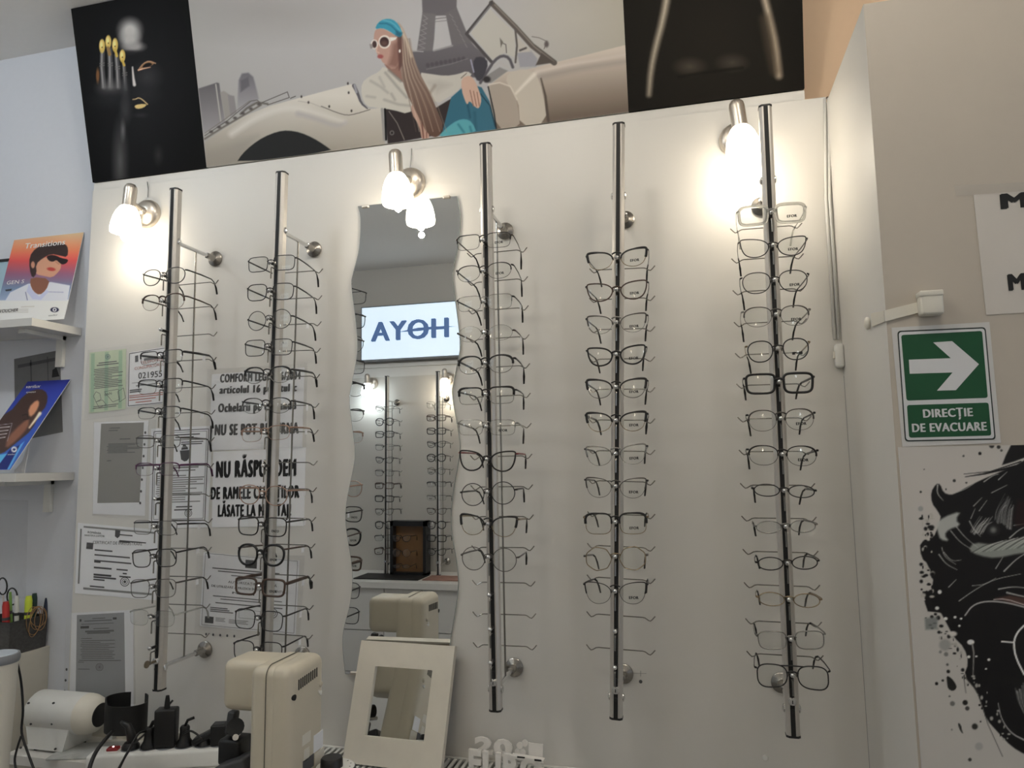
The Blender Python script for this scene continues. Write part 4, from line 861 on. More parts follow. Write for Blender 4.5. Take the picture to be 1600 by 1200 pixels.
# framed certificate with a crest
Q = [(236, 670), (332, 665), (325, 824), (232, 826)]
t = sheet('crest_certificate', 'white bordered certificate with a crest behind the leftmost rod', 'document', Q)
outline_px(t, sub(Q, .05, .03, .94, .93), y, INK_SOFT, .6); outline_px(t, sub(Q, .08, .05, .91, .91), y, INK_SOFT, .35, 'inner_border')
print_bars(t, Q, [(.3, .075, .8, .006), (.4, .10, .7, .006), (.5, .15, .86, .005), (.5, .17, .84, .005)], y, INK_SOFT, 'heading_lines')
m = MB(); c = (288, 710)
m.quad_px([(281, 704), (296, 703), (296, 715), (292, 720), (288, 721), (283, 718)], y).quad_px([(284, 699), (293, 698), (294, 702), (283, 703)], y).quad_px([(286, 695), (290, 695), (292, 698), (285, 698)], y); m.build('crest', INK_SOFT, t, world=True)
print_bars(t, Q, [(.2, .40, .8, .008), (.3, .43, .75, .006)]+body_lines(13, .48, .74, .1, .9, .005, 8), y, INK_PALE); print_bars(t, Q, [(.45, .79, .72, .006), (.42, .82, .72, .006)], y, INK_SOFT, 'signature_lines'); stamp(t, Q, .66, .855, 6, y, INK_SOFT)
# certificate of registration
Q = [(122, 817), (248, 828), (243, 938), (117, 927)]
t = sheet('registration_certificate', 'landscape registration certificate with a grey border, left of the rods', 'document', Q)
m = MB()
for a, b, c_, d in ((.07, .035, .95, .06), (.10, .905, .95, .935), (.03, .08, .05, .86)): m.quad_px(sub(Q, a, b, c_, d), y)
m.build('grey_border', INK_PALE, t, world=True)
text_px('ROMÂNIA', (137, 833), (158, 835), 3.2, y, INK, t, .01); text_px('MINISTERUL JUSTIȚIEI', (132, 837.5), (163, 839), 2.4, y, INK, t, .01); text_px('CERTIFICAT DE ÎNREGISTRARE', (145, 849.5), (222, 852.5), 4.6, y, INK_SOFT, t, .0)
MB().quad_px([(180, 828), (188, 829), (187, 838), (183.5, 841), (179.5, 838)], y).build('shield', INK_SOFT, t, world=True); MB().quad_px([(135.5, 847.5), (146, 848.5), (145, 858.5), (134.5, 857.5)], y).build('stamp_square', INK_SOFT, t, world=True)
print_bars(t, Q, [(.52, .115, .68, .008), (.52, .20, .85, .008), (.52, .215, .65, .008), (.22, .36, .44, .010), (.22, .43, .66, .010), (.22, .51, .68, .010), (.22, .53, .30, .010), (.22, .61, .44, .012), (.50, .61, .64, .010), (.22, .71, .44, .014), (.22, .745, .5, .012), (.22, .78, .36, .010), (.58, .66, .63, .010), (.54, .705, .68, .010), (.18, .88, .36, .010)], y, INK_SOFT)
stamp(t, Q, .61, .775, 7.4, y, INK_SOFT)
# shop rules: two sheets of heavy lettering
Q = [(331, 585), (476, 574), (472, 700), (327, 704)]
t = sheet('rule_sheet', 'white sheet of heavy black lettering about made-to-order glasses, upper of two', 'notice', Q)
text_px('COMFORM LEGII 296/2004', (343.5, 597.5), (470, 592.5), 12.5, y, INK, t, .10); text_px('articolul 16 punctul c', (342.5, 615), (464, 611), 11.5, y, INK, t, .10)
text_px('Ochelarii pe comandă', (340.5, 644), (463, 639), 13, y, INK, t, .10); text_px('NU SE POT RETURNA', (335, 680), (467, 677), 16.5, y, INK, t, .10)
Q = [(333, 706), (478, 699), (475, 822), (331, 824)]
t = sheet('rule_sheet', 'white sheet reading NU RĂSPUNDEM in heavy black lettering, lower of two', 'notice', Q)
text_px('NU RĂSPUNDEM', (337, 746), (463, 743), 25, y, INK, t, .10); text_px('DE RAMELE CLIENȚILOR', (329, 780), (468, 777.5), 18.5, y, INK, t, .10); text_px('LĂSATE LA MONTAJ!', (340, 807), (455, 806), 18, y, INK, t, .10)
sleeve('clear sleeve over the upper rule sheet', [(324, 577), (480, 568), (478, 698), (322, 704)])
# authorisation sheet by the second rod
Q = [(318, 863), (468, 876), (462, 992), (312, 978)]
t = sheet('authorisation_sheet', 'white authorisation page behind the second rod, above the beige machine', 'document', Q); outline_px(t, sub(Q, .02, .01, .98, .98), y, INK_PALE, .4)
MB().quad_px(sub(Q, .44, .05, .56, .16), y).build('logo', INK, t, world=True)
text_px('AUTORIZAȚIE VALABILĂ', lerp2(Q, .27, .385), lerp2(Q, .78, .385), 3.6, y, INK, t, .015); text_px('DE UTILIZARE A MUZICII ÎN SCOP AMBIENTAL', lerp2(Q, .1, .455), lerp2(Q, .88, .455), 3.4, y, INK, t, .015); text_px('NR. 1', lerp2(Q, .32, .525), lerp2(Q, .55, .525), 3.2, y, INK, t, .015)
print_bars(t, Q, [(.1, .2, .8, .008), (.16, .235, .7, .007), (.3, .28, .66, .006), (.12, .575, .84, .006), (.2, .61, .7, .006), (.15, .665, .85, .007), (.1, .735, .28, .007), (.1, .76, .3, .007), (.1, .785, .34, .007)], y, INK_SOFT)
MB().quad_px(sub(Q, .05, .86, .14, .95), y).build('foot_logo', INK, t, world=True); print_bars(t, Q, [(.16, .87, .26, .005), (.16, .89, .25, .005), (.16, .91, .26, .005), (.3, .88, .5, .005), (.3, .90, .48, .005), (.3, .92, .5, .005)], y, INK_PALE, 'small_print'); outline_px(t, sub(Q, .40, .73, .62, .84), y, INK_PALE, .3, 'box'); stamp(t, Q, .75, .74, 8, y, INK_SOFT)
sleeve('punched clear sleeve over the authorisation page', [(308, 868), (476, 868), (468, 1006), (304, 990)], holes=((322, 991), (366, 994), 5))
# grey copy in a sleeve above the lens meter
Q = [(120, 961), (194, 957), (196, 1100), (118, 1096)]
t = sheet('photocopied_form', 'grey photocopied form in a sleeve above the white lens meter', 'document', [(112, 958), (208, 953), (209, 1104), (108, 1100)])
MB().quad_px(Q, -.0014).build('grey_copy_area', PAPER_GREY, t, world=True)
print_bars(t, Q, [(.33, .05, .6, .005), (.16, .075, .74, .006), (.1, .11, .78, .004), (.35, .165, .68, .005), (.18, .195, .78, .010), (.22, .215, .7, .008), (.1, .275, .32, .004)]+body_lines(11, .30, .50, .08, .8, .004, 4)+[(.06, .525, .92, .005), (.04, .545, .16, .004), (.04, .625, .28, .004)], y, INK_SOFT)
print_bars(t, Q, [(.08, .145, .26, .014), (.76, .06, .84, .012), (.06, .065, .1, .014)], y, INK, 'logo_blocks'); stamp(t, Q, .48, .60, 6, y, INK_SOFT)
sleeve('clear sleeve over the grey form above the lens meter', [(103, 958), (210, 953), (212, 1100), (99, 1100)], holes=((104, 1046), (101, 1080), 3))

# ================================================================ LEFT WALL: SHELVES AND BROCHURES
def shelf(px_c, label, zoff, bracket):
    P = PX(px_c[0], px_c[1], -1.7565); z = zoff
    t = thing('wall_shelf', label, 'shelf', (-2.0, YW, z))
    MB().bbox((-2.75, P[1], z-.022), (-1.7565, YW-.001, z)).build('board', WHITE_PANEL, t, world=True)
    b = MB(); x = bracket
    b.bbox((x-.012, YW-.012, z-.115), (x+.012, YW-.0005, z-.022)).bbox((x-.012, P[1]+.03, z-.034), (x+.012, YW-.001, z-.0222)); b.build('bracket', WHITE_PL, t, world=True)
    return P[1]
zA = PY(128, 513, YW)[2]
shelf((50, 497), 'upper white wall shelf with a leaning colour leaflet', zA, PY(97, 560, YW)[0])
zB = PY(110, 738, YW)[2]
shelf((25, 741), 'lower white wall shelf with a blue brochure', zB, PY(78, 790, YW)[0])
def leaner(name, label, tr, br, wd, nu, nv, bg, draw, gain, ytop=YW-.004):
    TR = PY(*tr, ytop); BR = PX(*br, TR[0]); U = np.array([wd, 0, 0]); O = BR-U; V = TR-BR
    t = thing(name, label, 'brochure', (O[0]+wd/2, BR[1], BR[2]))
    n = np.cross(U, V); n /= np.linalg.norm(n)
    if n[1] > 0: n = -n
    q = [O+U*a+V*b-n*d for d in (.0, .0015) for a, b in ((0, 0), (1, 0), (1, 1), (0, 1))]
    MB().add(q, [(0,1,2,3), (7,6,5,4), (0,4,5,1), (1,5,6,2), (2,6,7,3), (3,7,4,0)]).build('card', PAPER, t, world=True)
    r = Raster(O+n*.0004, U, V, nu, nv, bg); draw(r); r.build('printed_picture', t, gain, print_mat('gloss_print', 0.4)); 
    return t, O, U, V, n
def draw_leaflet(r):
    z = zoomed(0, 350, .13333)
    def grad(x, y):
        t = np.clip((y-365)/105, 0, 1); k = np.array([0, .25, .4, .6, .8, 1.0]); R_ = [206, 222, 205, 140, 112, 150]; G_ = [178, 128, 82, 92, 130, 165]; B_ = [140, 92, 80, 118, 158, 190]
        return np.stack([np.interp(t, k, R_), np.interp(t, k, G_), np.interp(t, k, B_)], 1)
    r.c[:] = grad(r.x, r.y)
    r.fill([(-60, 470), (120, 468), (118, 520), (-60, 520)], (224, 221, 214), 1)
    r.fill(z([(60, 900), (120, 800), (330, 700), (600, 680), (820, 720), (790, 900)]), (206, 208, 224), 1.2); r.stroke(z([(300, 800), (320, 890)]), 1.2, (110, 112, 140)); r.stroke(z([(560, 795), (740, 800)]), 1, (150, 152, 176))
    r.fill(z([(365, 620), (590, 640), (540, 780), (460, 835), (390, 790), (350, 700)]), (128, 84, 66), 1.2, smooth=1); r.fill(z([(340, 700), (380, 780), (460, 850), (540, 770), (575, 790), (480, 890), (380, 880), (310, 790)]), (188, 192, 216), 1)
    r.fill(z([(370, 440), (560, 380), (700, 400), (720, 500), (690, 560), (610, 630), (520, 610), (420, 590), (400, 520)]), (196, 146, 120), 1.2, smooth=1)
    r.fill(z([(345, 380), (420, 280), (540, 235), (660, 215), (770, 235), (800, 290), (790, 390), (700, 370), (600, 350), (500, 400), (420, 470), (430, 580), (380, 640), (345, 530)]), (52, 38, 36), 1.4, smooth=1)
    r.oval(386*.13333, 350+478*.13333, 3, 5.4, (186, 134, 110), .2)
    r.fill(z([(540, 380), (600, 360), (660, 370), (720, 400), (805, 415), (780, 460), (730, 478), (690, 450), (660, 420), (620, 445), (570, 430)]), (34, 22, 24), 1, smooth=1)
    r.oval(80, 420.6, 6.6, 2.8, (176, 66, 60), .25, 1, .12); r.stroke(z([(650, 440), (690, 470)]), 1.6, (170, 116, 94), 1.4)
    r.fill(z([(60, 770), (140, 760), (130, 782), (70, 788)]), (40, 40, 44), 1)
    r.oval(85.3, 484, 6.6, 3.9, (30, 30, 60), .12); r.oval(85.3, 484, 3.2, 2.9, (228, 226, 226), .15); r.oval(85.3, 484, 1.4, 1.4, (30, 30, 60), .3)
    for y in (1012, 1030, 1048): r.stroke(z([(0, y-8), (330, y-14)]), .7, (170, 168, 166), .8)
    r.stroke(z([(250, 972), (400, 965)]), 1.2, (186, 182, 178), 1)
t, O, U, V, n = leaner('voucher_leaflet', 'colour leaflet of a person in dark sunglasses leaning on the upper shelf', (131, 363), (100, 498), .264, 260, 190, (200, 170, 140), draw_leaflet, 1.25)
def on_leaf(body, u0, u1, v, h, m, bold=.0): text_at(body, O+U*u0+V*v+n*.001, O+U*u1+V*v+n*.001, h, m, t, bold, nrm=tuple(n), up=tuple(V))
WHITE_INK = mat('white_print', (236, 234, 230), .5)
on_leaf('Transitions', .19, .77, .875, .018, WHITE_INK, .02); on_leaf('GEN S', .06, .31, .455, .012, WHITE_INK, .01); on_leaf('VOUCHER', .06, .33, .125, .010, INK, .02); on_leaf('essilor', .78, .905, .04, .005, INK_SOFT)
def draw_blue(r):
    z = zoomed(0, 530, .1918)
    r.c[:] = np.stack([36+(r.y-590)*.12, 44+(r.y-590)*.35, 128+(r.y-590)*.3], 1)
    r.fill(z([(215, 430), (330, 400), (390, 440), (380, 540), (330, 600), (260, 740), (150, 830), (0, 950), (-200, 950), (-200, 700), (60, 620)]), (58, 42, 38), 2, smooth=1)
    r.fill(z([(230, 560), (300, 490), (325, 520), (290, 600), (240, 640)]), (176, 124, 96), 3, smooth=1); r.fill(z([(60, 800), (180, 680), (240, 640), (230, 720), (140, 820), (40, 900)]), (120, 80, 64), 4, smooth=1)
    r.stroke(z([(180, 620), (220, 610), (230, 650), (190, 655)]), 1, (20, 18, 18)); r.stroke(z([(240, 720), (300, 640), (325, 605)]), (2, 5), (240, 220, 190), 3)
    r.fill(z([(80, 900), (165, 860), (60, 1060), (-40, 1060)]), (24, 34, 96), 1.2); r.fill(z([(165, 860), (200, 830), (75, 1060), (58, 1060)]), (84, 150, 204), 1.2); r.fill(z([(-100, 960), (60, 930), (0, 1010), (-60, 1060)]), (84, 160, 210), 1.5)
    r.oval(.1918*115, 530+.1918*898, 4.4, 4.4, (226, 228, 236), .15); r.oval(.1918*115, 530+.1918*898, 2.4, 1.9, (24, 34, 96), .2)
    for k in range(4): r.stroke(z([(0, 720+k*28), (78-k*12, 714+k*28)]), 1.1, (200, 198, 200), .9)
    r.stroke(z([(-10, 700), (98, 686), (60, 830)]), .6, (160, 158, 170), .8)
t, O, U, V, n = leaner('lens_brochure', 'glossy blue brochure leaning far back on the lower shelf', (110, 593), (16, 734), .158, 130, 130, (30, 40, 120), draw_blue, 1.5)
on_leaf('varilux', .06, .40, .915, .012, WHITE_INK, .02); on_leaf('eyezen', .16, .38, .855, .007, WHITE_INK); on_leaf('essilor', .73, .89, .15, .005, WHITE_INK)
# card easel foot behind the blue brochure
MB().prism([tuple(PY(*q, -.03)[[0, 2]]) for q in ((34, 722), (46, 690), (38, 739), (20, 737))], -.03, -.028).build('easel_foot', PAPER, t, world=True)
Q = [(22, 561), (93, 547), (98, 675), (24, 690)]
t = sheet('grey_leaflet', 'dark grey printed sheet fixed to the wall behind the blue brochure', 'leaflet', Q, Y=YW-.0015, m=mat('dark_grey_sheet', (112, 112, 112), .5, var=.15, scale=20))
print_bars(t, Q, [(.08, .1, .9, .02), (.35, .3, .38, .25), (.72, .3, .74, .25)], YW-.002, INK_SOFT); MB().quad_px([(82, 578), (88, 574), (93, 588), (81, 590)], YW-.002).build('small_figure', INK, t, world=True)
sleeve('clear empty sleeve on the wall below the lower shelf', [(-30, 780), (44, 782), (40, 935), (-30, 935)], Y=YW-.0015)
# edge of a dark-framed picture behind the leaflet
t = thing('poster_frame', 'black framed pale blue card at the left edge, behind the colour leaflet', 'picture frame', PY(-20, 500, YW-.02))
a, b = PY(-60, 412, YW-.006), PY(14, 480, YW-.006)
MB().bbox((a[0], YW-.006, zA+.002), (b[0], YW-.001, a[2]-.006)).build('card', mat('pale_blue_card', (176, 206, 220), .5), t, world=True); MB().bbox((a[0], YW-.009, a[2]-.008), (b[0], YW-.001, a[2])).build('frame_top', BLACK_PL, t, world=True)

# ================================================================ WORKTOP AND INSTRUMENTS (lower left)
ZW = .808
t = thing('worktop', 'white narrow worktop under the lens meter', 'worktop', (-1.3, -.1, ZW-.03))
MB().bbox((-1.715, -.16, ZW-.022), (-.95, -.001, ZW)).build('board', WHITE_PANEL, t, world=True)
MB().bbox((-1.70, -.012, ZW), (-1.30, -.001, ZW+.028)).build('upstand', CREAM_PL, t, world=True)
# white storage box at the left wall
tag(MB().bbox((-2.3, -.32, 0), (-1.812, YW-.001, 1.018)).build('storage_box', mat('warm_white_board', (206, 202, 190), .6)), 'tall white storage box at the left edge, under the pen holder', 'box')
# pen holder and what stands in it
t = thing('pen_holder', 'smoked plastic pen holder on the white storage box', 'pen holder', (-1.89, -.02, 1.0185))
m = MB(); zt_ = 1.108
for a, b in (((-1.96, -.075), (-1.817, -.072)), ((-1.96, .037), (-1.817, .040)), ((-1.96, -.072), (-1.957, .037)), ((-1.820, -.072), (-1.817, .037))): m.bbox((a[0], a[1], 1.0186), (b[0], b[1], zt_))
m.build('walls', SMOKE, t, world=True); MB().bbox((-1.957, -.072, 1.0186), (-1.820, .037, 1.022)).build('bottom', DARK_GREY, t, world=True)
m = MB()
for a, b in (((-1.961, -.076), (-1.816, -.071)), ((-1.961, .036), (-1.816, .041)), ((-1.961, -.071), (-1.956, .036)), ((-1.821, -.071), (-1.816, .036))): m.bbox((a[0], a[1], zt_-.003), (b[0], b[1], zt_))
m.build('rim', DARK_GREY, t, world=True)
def pen_x(b0, b1, X, r, m, label, cat): 
    P0, P1 = PX(*b0, X), PX(*b1, X-.004); P0 = P0+(P1-P0)*max(0, (1.0225-P0[2])/(P1[2]-P0[2])); return pen3(P0, P1, r, m, label, cat)
def pen3(a, b, r, m, label, cat):
    a, b = Vector(a), Vector(b); t = thing('pen', label, cat, a, group='pens in the smoked holder'); d = b-a
    MB().tube([(0, 0, 0), tuple(d*.9), tuple(d)], [r, r, r*.75], 10).build('barrel', m, t, smooth=True); MB().tube([tuple(d*.6), tuple(d*.66)], r*1.06, 10).build('ring', DARK_GREY, t, smooth=True)
pen_x((42, 1005), (45, 931), -1.838, .0095, mat('neon_yellow', (206, 222, 70), .4), 'neon yellow highlighter in the pen holder', 'highlighter')
pen_x((66, 1000), (76, 929), -1.832, .0085, mat('navy_plastic', (34, 42, 66), .4), 'navy blue marker at the right of the pen holder', 'marker')
pen_x((52, 1003), (54, 927), -1.850, .0075, mat('dark_green_plastic', (34, 58, 50), .4), 'dark green marker in the pen holder', 'marker')
pen_x((18, 1010), (16, 925), -1.850, .004, mat('light_green_plastic', (120, 160, 80), .4), 'thin light green pen in the pen holder', 'pen')
pen_x((26, 1008), (26, 931), -1.866, .006, WHITE_PL, 'white pen in the pen holder', 'pen')
pen_x((10, 1012), (9, 940), -1.845, .009, mat('red_plastic', (176, 48, 44), .4), 'red marker at the left of the pen holder', 'marker')
t = thing('scissors', 'scissors with black looped handles in the pen holder', 'scissors', PY(8, 1000, .01))
for q, r in (((4, 916), (7, 13)), ((19, 932), (8, 13))):
    MB().tube([PY(q[0]+r[0]*math.cos(2*PI*k/18), q[1]+r[1]*math.sin(2*PI*k/18), .012) for k in range(18)], .0022, 6, True).build('handle', BLACK_PL, t, smooth='all', world=True)
MB().tube([PY(5, 930, .012), PY(10, 1000, .012)], (.003), 4).build('blade', CHROME, t, world=True); MB().tube([PY(15, 944, .014), PY(8, 1000, .014)], .003, 4).build('blade', CHROME, t, world=True)
rb = random.Random(5); RUB = mat('tan_rubber', (170, 132, 88), .6)
for k in range(5):
    cx, cy, rx, ry = ((52, 970, 11, 22), (58, 966, 10, 18), (60, 963, 13, 16), (55, 972, 8, 24), (63, 968, 9, 17))[k]; a = rb.uniform(-.3, .3)
    pts = [PX(cx+rx*math.cos(2*PI*j/22)*math.cos(a)-ry*math.sin(2*PI*j/22)*math.sin(a), cy+ry*math.sin(2*PI*j/22)*math.cos(a)+rx*math.cos(2*PI*j/22)*math.sin(a), -1.8148+.0018*k) for j in range(22)]
    tag(MB().tube(pts, .0009, 5, True).build('rubber_band', RUB, smooth='all'), 'tan rubber bands looped over the smoked pen holder', 'rubber band', 'rubber bands on the pen holder')
# lidded white container at the left edge
c = PY(-4, 1024, -.33)
t = thing('lidded_container', 'white round container with a grey lid at the left edge', 'container', (c[0], -.33, .70))
r0 = float(PY(20, 1024, -.33)[0]-c[0])
h = float(c[2])-.70
MB().lathe([(r0*.62, 0), (r0*.70, .02), (r0*.82, h*.5), (r0*.94, h-.02), (r0*.95, h-.012)], n=36).build('body', CREAM_PL, t, smooth=True)
ld = MB().lathe([(r0*.98, h-.016), (r0*1.02, h-.010), (r0*1.02, h-.002), (r0*.98, h+.003), (r0*.88, h+.003)], n=36).build('lid', GREY_PL, t, smooth=True)
MB().lathe([(r0*.88, h+.0032), (r0*.85, h+.0045), (.001, h+.0045)], n=36).build('lid_top', mat('pale_blue_grey', (190, 198, 208), .35), ld, smooth=True)
def cable(name, label, pts, r, m=BLACK_PL, n=4):
    P = catmull(pts, n); return tag(MB().tube(P, r, 7).build(name, m, smooth='all'), label, 'cable')
cable('cable', 'black cable running down the lens meter from the grey lid', [PY(18, 1027, -.30), PY(25, 1030, -.26), PY(33, 1065, -.22), PY(36, 1110, -.22), PY(34, 1145, -.22), PY(45, 1180, -.23), PY(58, 1215, -.24)], .0028)
cable('cable', 'black cable end curling left below the lens meter', [PY(33, 1150, -.218), PY(26, 1172, -.225), PY(23, 1190, -.23), PY(28, 1215, -.24)], .0026)
# lens meter
YL = -.085
t = thing('lens_meter', 'white lens meter with a horizontal barrel and black eye hood', 'lens meter', (-1.62, YL, ZW))
RX = Matrix.Rotation(PI/2, 3, 'Y')
bx0, bx1 = PY(33, 1150, YL-.045)[0], PY(112, 1150, YL-.045)[0]; zc = PY(100, 1112, YL)[2]
def slab(x0, x1, xb0, xb1, z0, z1, y0, y1):   # tapered foot
    return MB().add([(xb0, y0, z0), (xb1, y0, z0), (xb1, y1, z0), (xb0, y1, z0), (x0, y0+.004, z1), (x1, y0+.004, z1), (x1, y1-.004, z1), (x0, y1-.004, z1)], [(3,2,1,0),(4,5,6,7),(0,1,5,4),(1,2,6,5),(2,3,7,6),(3,0,4,7)])
fx0, fx1 = PZ(30, 1176, ZW+.006)[0], PZ(88, 1176, ZW+.006)[0]
slab(bx0+.004, bx1-.008, fx0, fx1+.012, ZW+.006, zc-.006, YL-.045, YL+.045).build('base', WHITE_PL, t, world=True)
m = MB(); prof = [(.0005, 0), (.046, 0), (.050, .006), (.050, bx1-bx0-.012)]
MB().lathe([(.0005, 0), (.044, 0), (.050, .008), (.050, bx1-bx0-.002)], c=(bx0, YL, zc), n=32, M=RX).build('barrel', WHITE_PL, t, smooth=True, world=True)
x2 = PY(145, 1112, YL)[0]
MB().lathe([(.0500, 0), (.0490, .012), (.044, .028), (.036, .040), (.029, .046), (.028, x2-bx1+.012)], c=(bx1-.003, YL, zc), n=32, M=RX).build('nose_cone', CREAM_PL, t, smooth=True, world=True)
MB().lathe([(.029, -.004), (.033, 0), (.033, .016), (.030, .022), (.026, .026)], c=(x2, YL, zc), n=24, M=RX).build('eyepiece_ring', BLACK_PL, t, smooth=True, world=True)
# curved black eye hood, open above
xh0, xh1 = PY(171, 1120, YL)[0], PY(228, 1120, YL)[0]; hr = (xh1-xh0)/2; hc = Vector(((xh0+xh1)/2, YL-.005, 0)); zb, zt2 = PY(190, 1137, YL)[2], PY(190, 1087, YL)[2]
v = []; f = []; N = 30
for k in range(N+1):
    a = PI*.62+(2*PI*.86)*k/N
    for rr in (hr, hr-.003):
        top = zt2 if (k < 12 or k > N-4) else zt2-.012
        v += [(hc.x+rr*math.cos(a), hc.y+rr*.72*math.sin(a), zb), (hc.x+rr*math.cos(a), hc.y+rr*.72*math.sin(a), top)]
for k in range(N):
    o = k*4; f += [(o, o+4, o+5, o+1), (o+2, o+3, o+7, o+6), (o+1, o+5, o+7, o+3), (o, o+2, o+6, o+4)]
MB().add(v, f).build('eye_hood', BLACK_SOFT, t, smooth=True, world=True)
MB().add([(hc.x+hr*math.cos(2*PI*k/28), hc.y+hr*.72*math.sin(2*PI*k/28), zb+.001) for k in range(28)]+[(hc.x+hr*math.cos(2*PI*k/28), hc.y+hr*.72*math.sin(2*PI*k/28), zb-.003) for k in range(28)], [tuple(range(28)), tuple(range(55, 27, -1))]+[(k, k+28, (k+1) % 28+28, (k+1) % 28) for k in range(28)]).build('hood_floor', BLACK_SOFT, t, world=True)
m = MB().lathe([(.0005, -.014), (.026, -.014), (.030, -.010), (.030, 0)], c=(bx0, YL, zc), n=28, M=RX)
kn = m.build('focus_knob', CREAM_PL, t, smooth=True, world=True)
for k in range(12): MB().box((bx0-.006, YL+.031*math.cos(2*PI*k/12), zc+.031*math.sin(2*PI*k/12)), (.012, .005, .005)).build('grip_rib', CREAM_PL, kn, world=True)
for q in ((46, 1098), (85, 1098), (49, 1131), (82, 1131), (33, 1168), (87, 1170)):
    c = PY(*q, YL-.046); c2 = (c[0], YL-(.0455 if q[1] > 1125 else .047), c[2]); MB().lathe([(.0026, 0), (.0026, .0035), (.0005, .0036)], c=c2, n=10, M=R90X).build('screw', DARK_GREY, t, world=True)
for x in (fx0+.012, fx1): 
    for yy in (-.03, .03): MB().lathe([(.008, 0), (.008, .007)], c=(x, YL+yy, ZW), n=12).build('rubber_foot', BLACK_PL, t, world=True)
MB().bbox((PY(176, 1139, YL)[0]-.006, YL-.006, ZW+.03), (PY(176, 1139, YL)[0]+.006, YL+.006, zb)).build('hood_post', WHITE_PL, t, world=True)
# magazine under the plugs
c = PZ(140, 1172, ZW+.004); tag(MB().rbox((c[0], c[1], ZW+.003), (.16, .10, .005), .0015, rot=Matrix.Rotation(.3, 3, 'Z')).build('magazine', mat('grey_cover', (176, 178, 176), .5, var=.5, scale=30)), 'pale magazine lying right of the lens meter', 'magazine')
# power strip on the worktop
zS = .85; a, b = PZ(160, 1172, zS), PZ(395, 1160, zS); ang = math.atan2(b[1]-a[1], b[0]-a[0]); LS = float(np.linalg.norm(b-a))
t = thing('power_strip', 'white power strip with a red lit switch and black plugs', 'power strip', (a[0], a[1], ZW), (0, 0, ang))
MB().rbox((LS/2, 0, (zS-ZW)/2), (LS+.05, .062, zS-ZW-.001), .008).build('housing', WHITE_PL, t, smooth=True)
def strip_u(px):
    lo, hi = -.1, 1.0; R_ = Matrix.Rotation(ang, 3, 'Z')
    for _ in range(40):
        m_ = (lo+hi)/2; p_ = R_ @ Vector((m_, 0, zS-ZW)); q_ = pj((a[0]+p_.x, a[1]+p_.y, zS))
        if q_[0] < px: lo = m_
        else: hi = m_
    return lo
slots = [strip_u(x) for x in (204, 233, 259, 288, 319, 343)]; us = strip_u(177)
sw = MB().rbox((us, .0, zS-ZW+.002), (.026, .020, .008), .003).build('switch', mat('red_switch', (120, 20, 26), .3, emit=((1, .1, .08), .03)), t, smooth=True); MB().ball((us, 0, zS-ZW+.006), .0024, 8, 5).build('switch_light', glow_mat('neon_glow', (1, .55, .5), 4), sw)
for u in slots[:6]:
    if u < LS: MB().lathe([(.0005, .0015), (.020, .0015), (.022, .0)], c=(u, 0, zS-ZW-.001), n=20).build('socket', BLACK_PL if 0 else GREY_PL, t)
strip = t
def on_strip(u, h=0): return pmat(strip) @ Vector((u, 0, zS-ZW+h))
def plug(u, label, kind, lean=0.0):
    p = on_strip(u, .0015); g = thing('power_plug', label, 'plug', p, (0, lean, ang), 'plugs in the white power strip')
    if kind == 'round':
        MB().lathe([(.019, 0), (.019, .006), (.013, .016), (.011, .034), (.0115, .042), (.009, .046)], n=20).build('plug_body', BLACK_PL, g, smooth=True); MB().tube([(0, 0, .044), (.006, 0, .058), (.02, .005, .062)], .0034, 8).build('strain_relief', BLACK_SOFT, g, smooth='all')
    elif kind == 'angled':
        MB().lathe([(.020, 0), (.020, .006), (.014, .014)], n=20).build('plug_body', BLACK_PL, g, smooth=True); MB().tube([(.004, 0, .010), (0, 0, .030), (-.008, 0, .052), (-.026, 0, .062)], [(.012, .012), (.011, .010), (.008, .008), (.004, .004)], 10).build('strain_relief', BLACK_PL, g, smooth='all')
    elif kind == 'brick':
        MB().rbox((0, 0, .045), (.050, .032, .088), .005).build('adapter_body', BLACK_PL, g, smooth=True); MB().lathe([(.007, .088), (.006, .104), (.004, .118)], n=12).build('strain_relief', BLACK_SOFT, g, smooth=True)
    elif kind == 'cube':
        MB().rbox((0, 0, .024), (.036, .036, .046), .003).build('adapter_body', BLACK_PL, g, smooth=True); MB().bbox((-.012, -.012, .046), (.012, .012, .048)).build('top_face', DARK_GREY, g)
    elif kind == 'flat':
        MB().rbox((0, 0, .018), (.056, .034, .016), .006, rot=Matrix.Rotation(-.45, 3, 'Y')).build('plug_body', BLACK_PL, g, smooth=True); MB().lathe([(.017, 0), (.012, .012)], n=16).build('neck', BLACK_PL, g, smooth=True)
    return g
plug(slots[0], 'black angled plug next to the red switch', 'angled'); plug(slots[1], 'black round plug between the angled plug and adapter', 'round'); plug(slots[2], 'tall black adapter brick in the power strip', 'brick')
plug(slots[3], 'black round plug right of the adapter brick', 'round'); plug(slots[4], 'flat black plug lying over beside the cube adapter', 'flat'); plug(slots[5], 'black cube adapter at the right of the power strip', 'cube')
q = on_strip(slots[2], .118)
cable('cable', 'thick black cable arching left of the power strip', [PY(176, 1143, -.17), PY(165, 1155, -.20), PY(150, 1175, -.24), PY(140, 1200, -.27), PY(136, 1230, -.28)], .0046)
cable('cable', 'black cable rising behind the adapter brick', [PY(270, 1094, -.05), PY(250, 1118, -.08), PY(228, 1145, -.12), PY(214, 1158, -.17), PY(200, 1175, -.24), PY(183, 1205, -.27)], .0026)
cable('cable', 'black cable looping down from the round plug', [PY(228, 1143, -.15), PY(217, 1146, -.18), PY(205, 1165, -.24), PY(194, 1185, -.26), PY(180, 1215, -.27)], .0026)
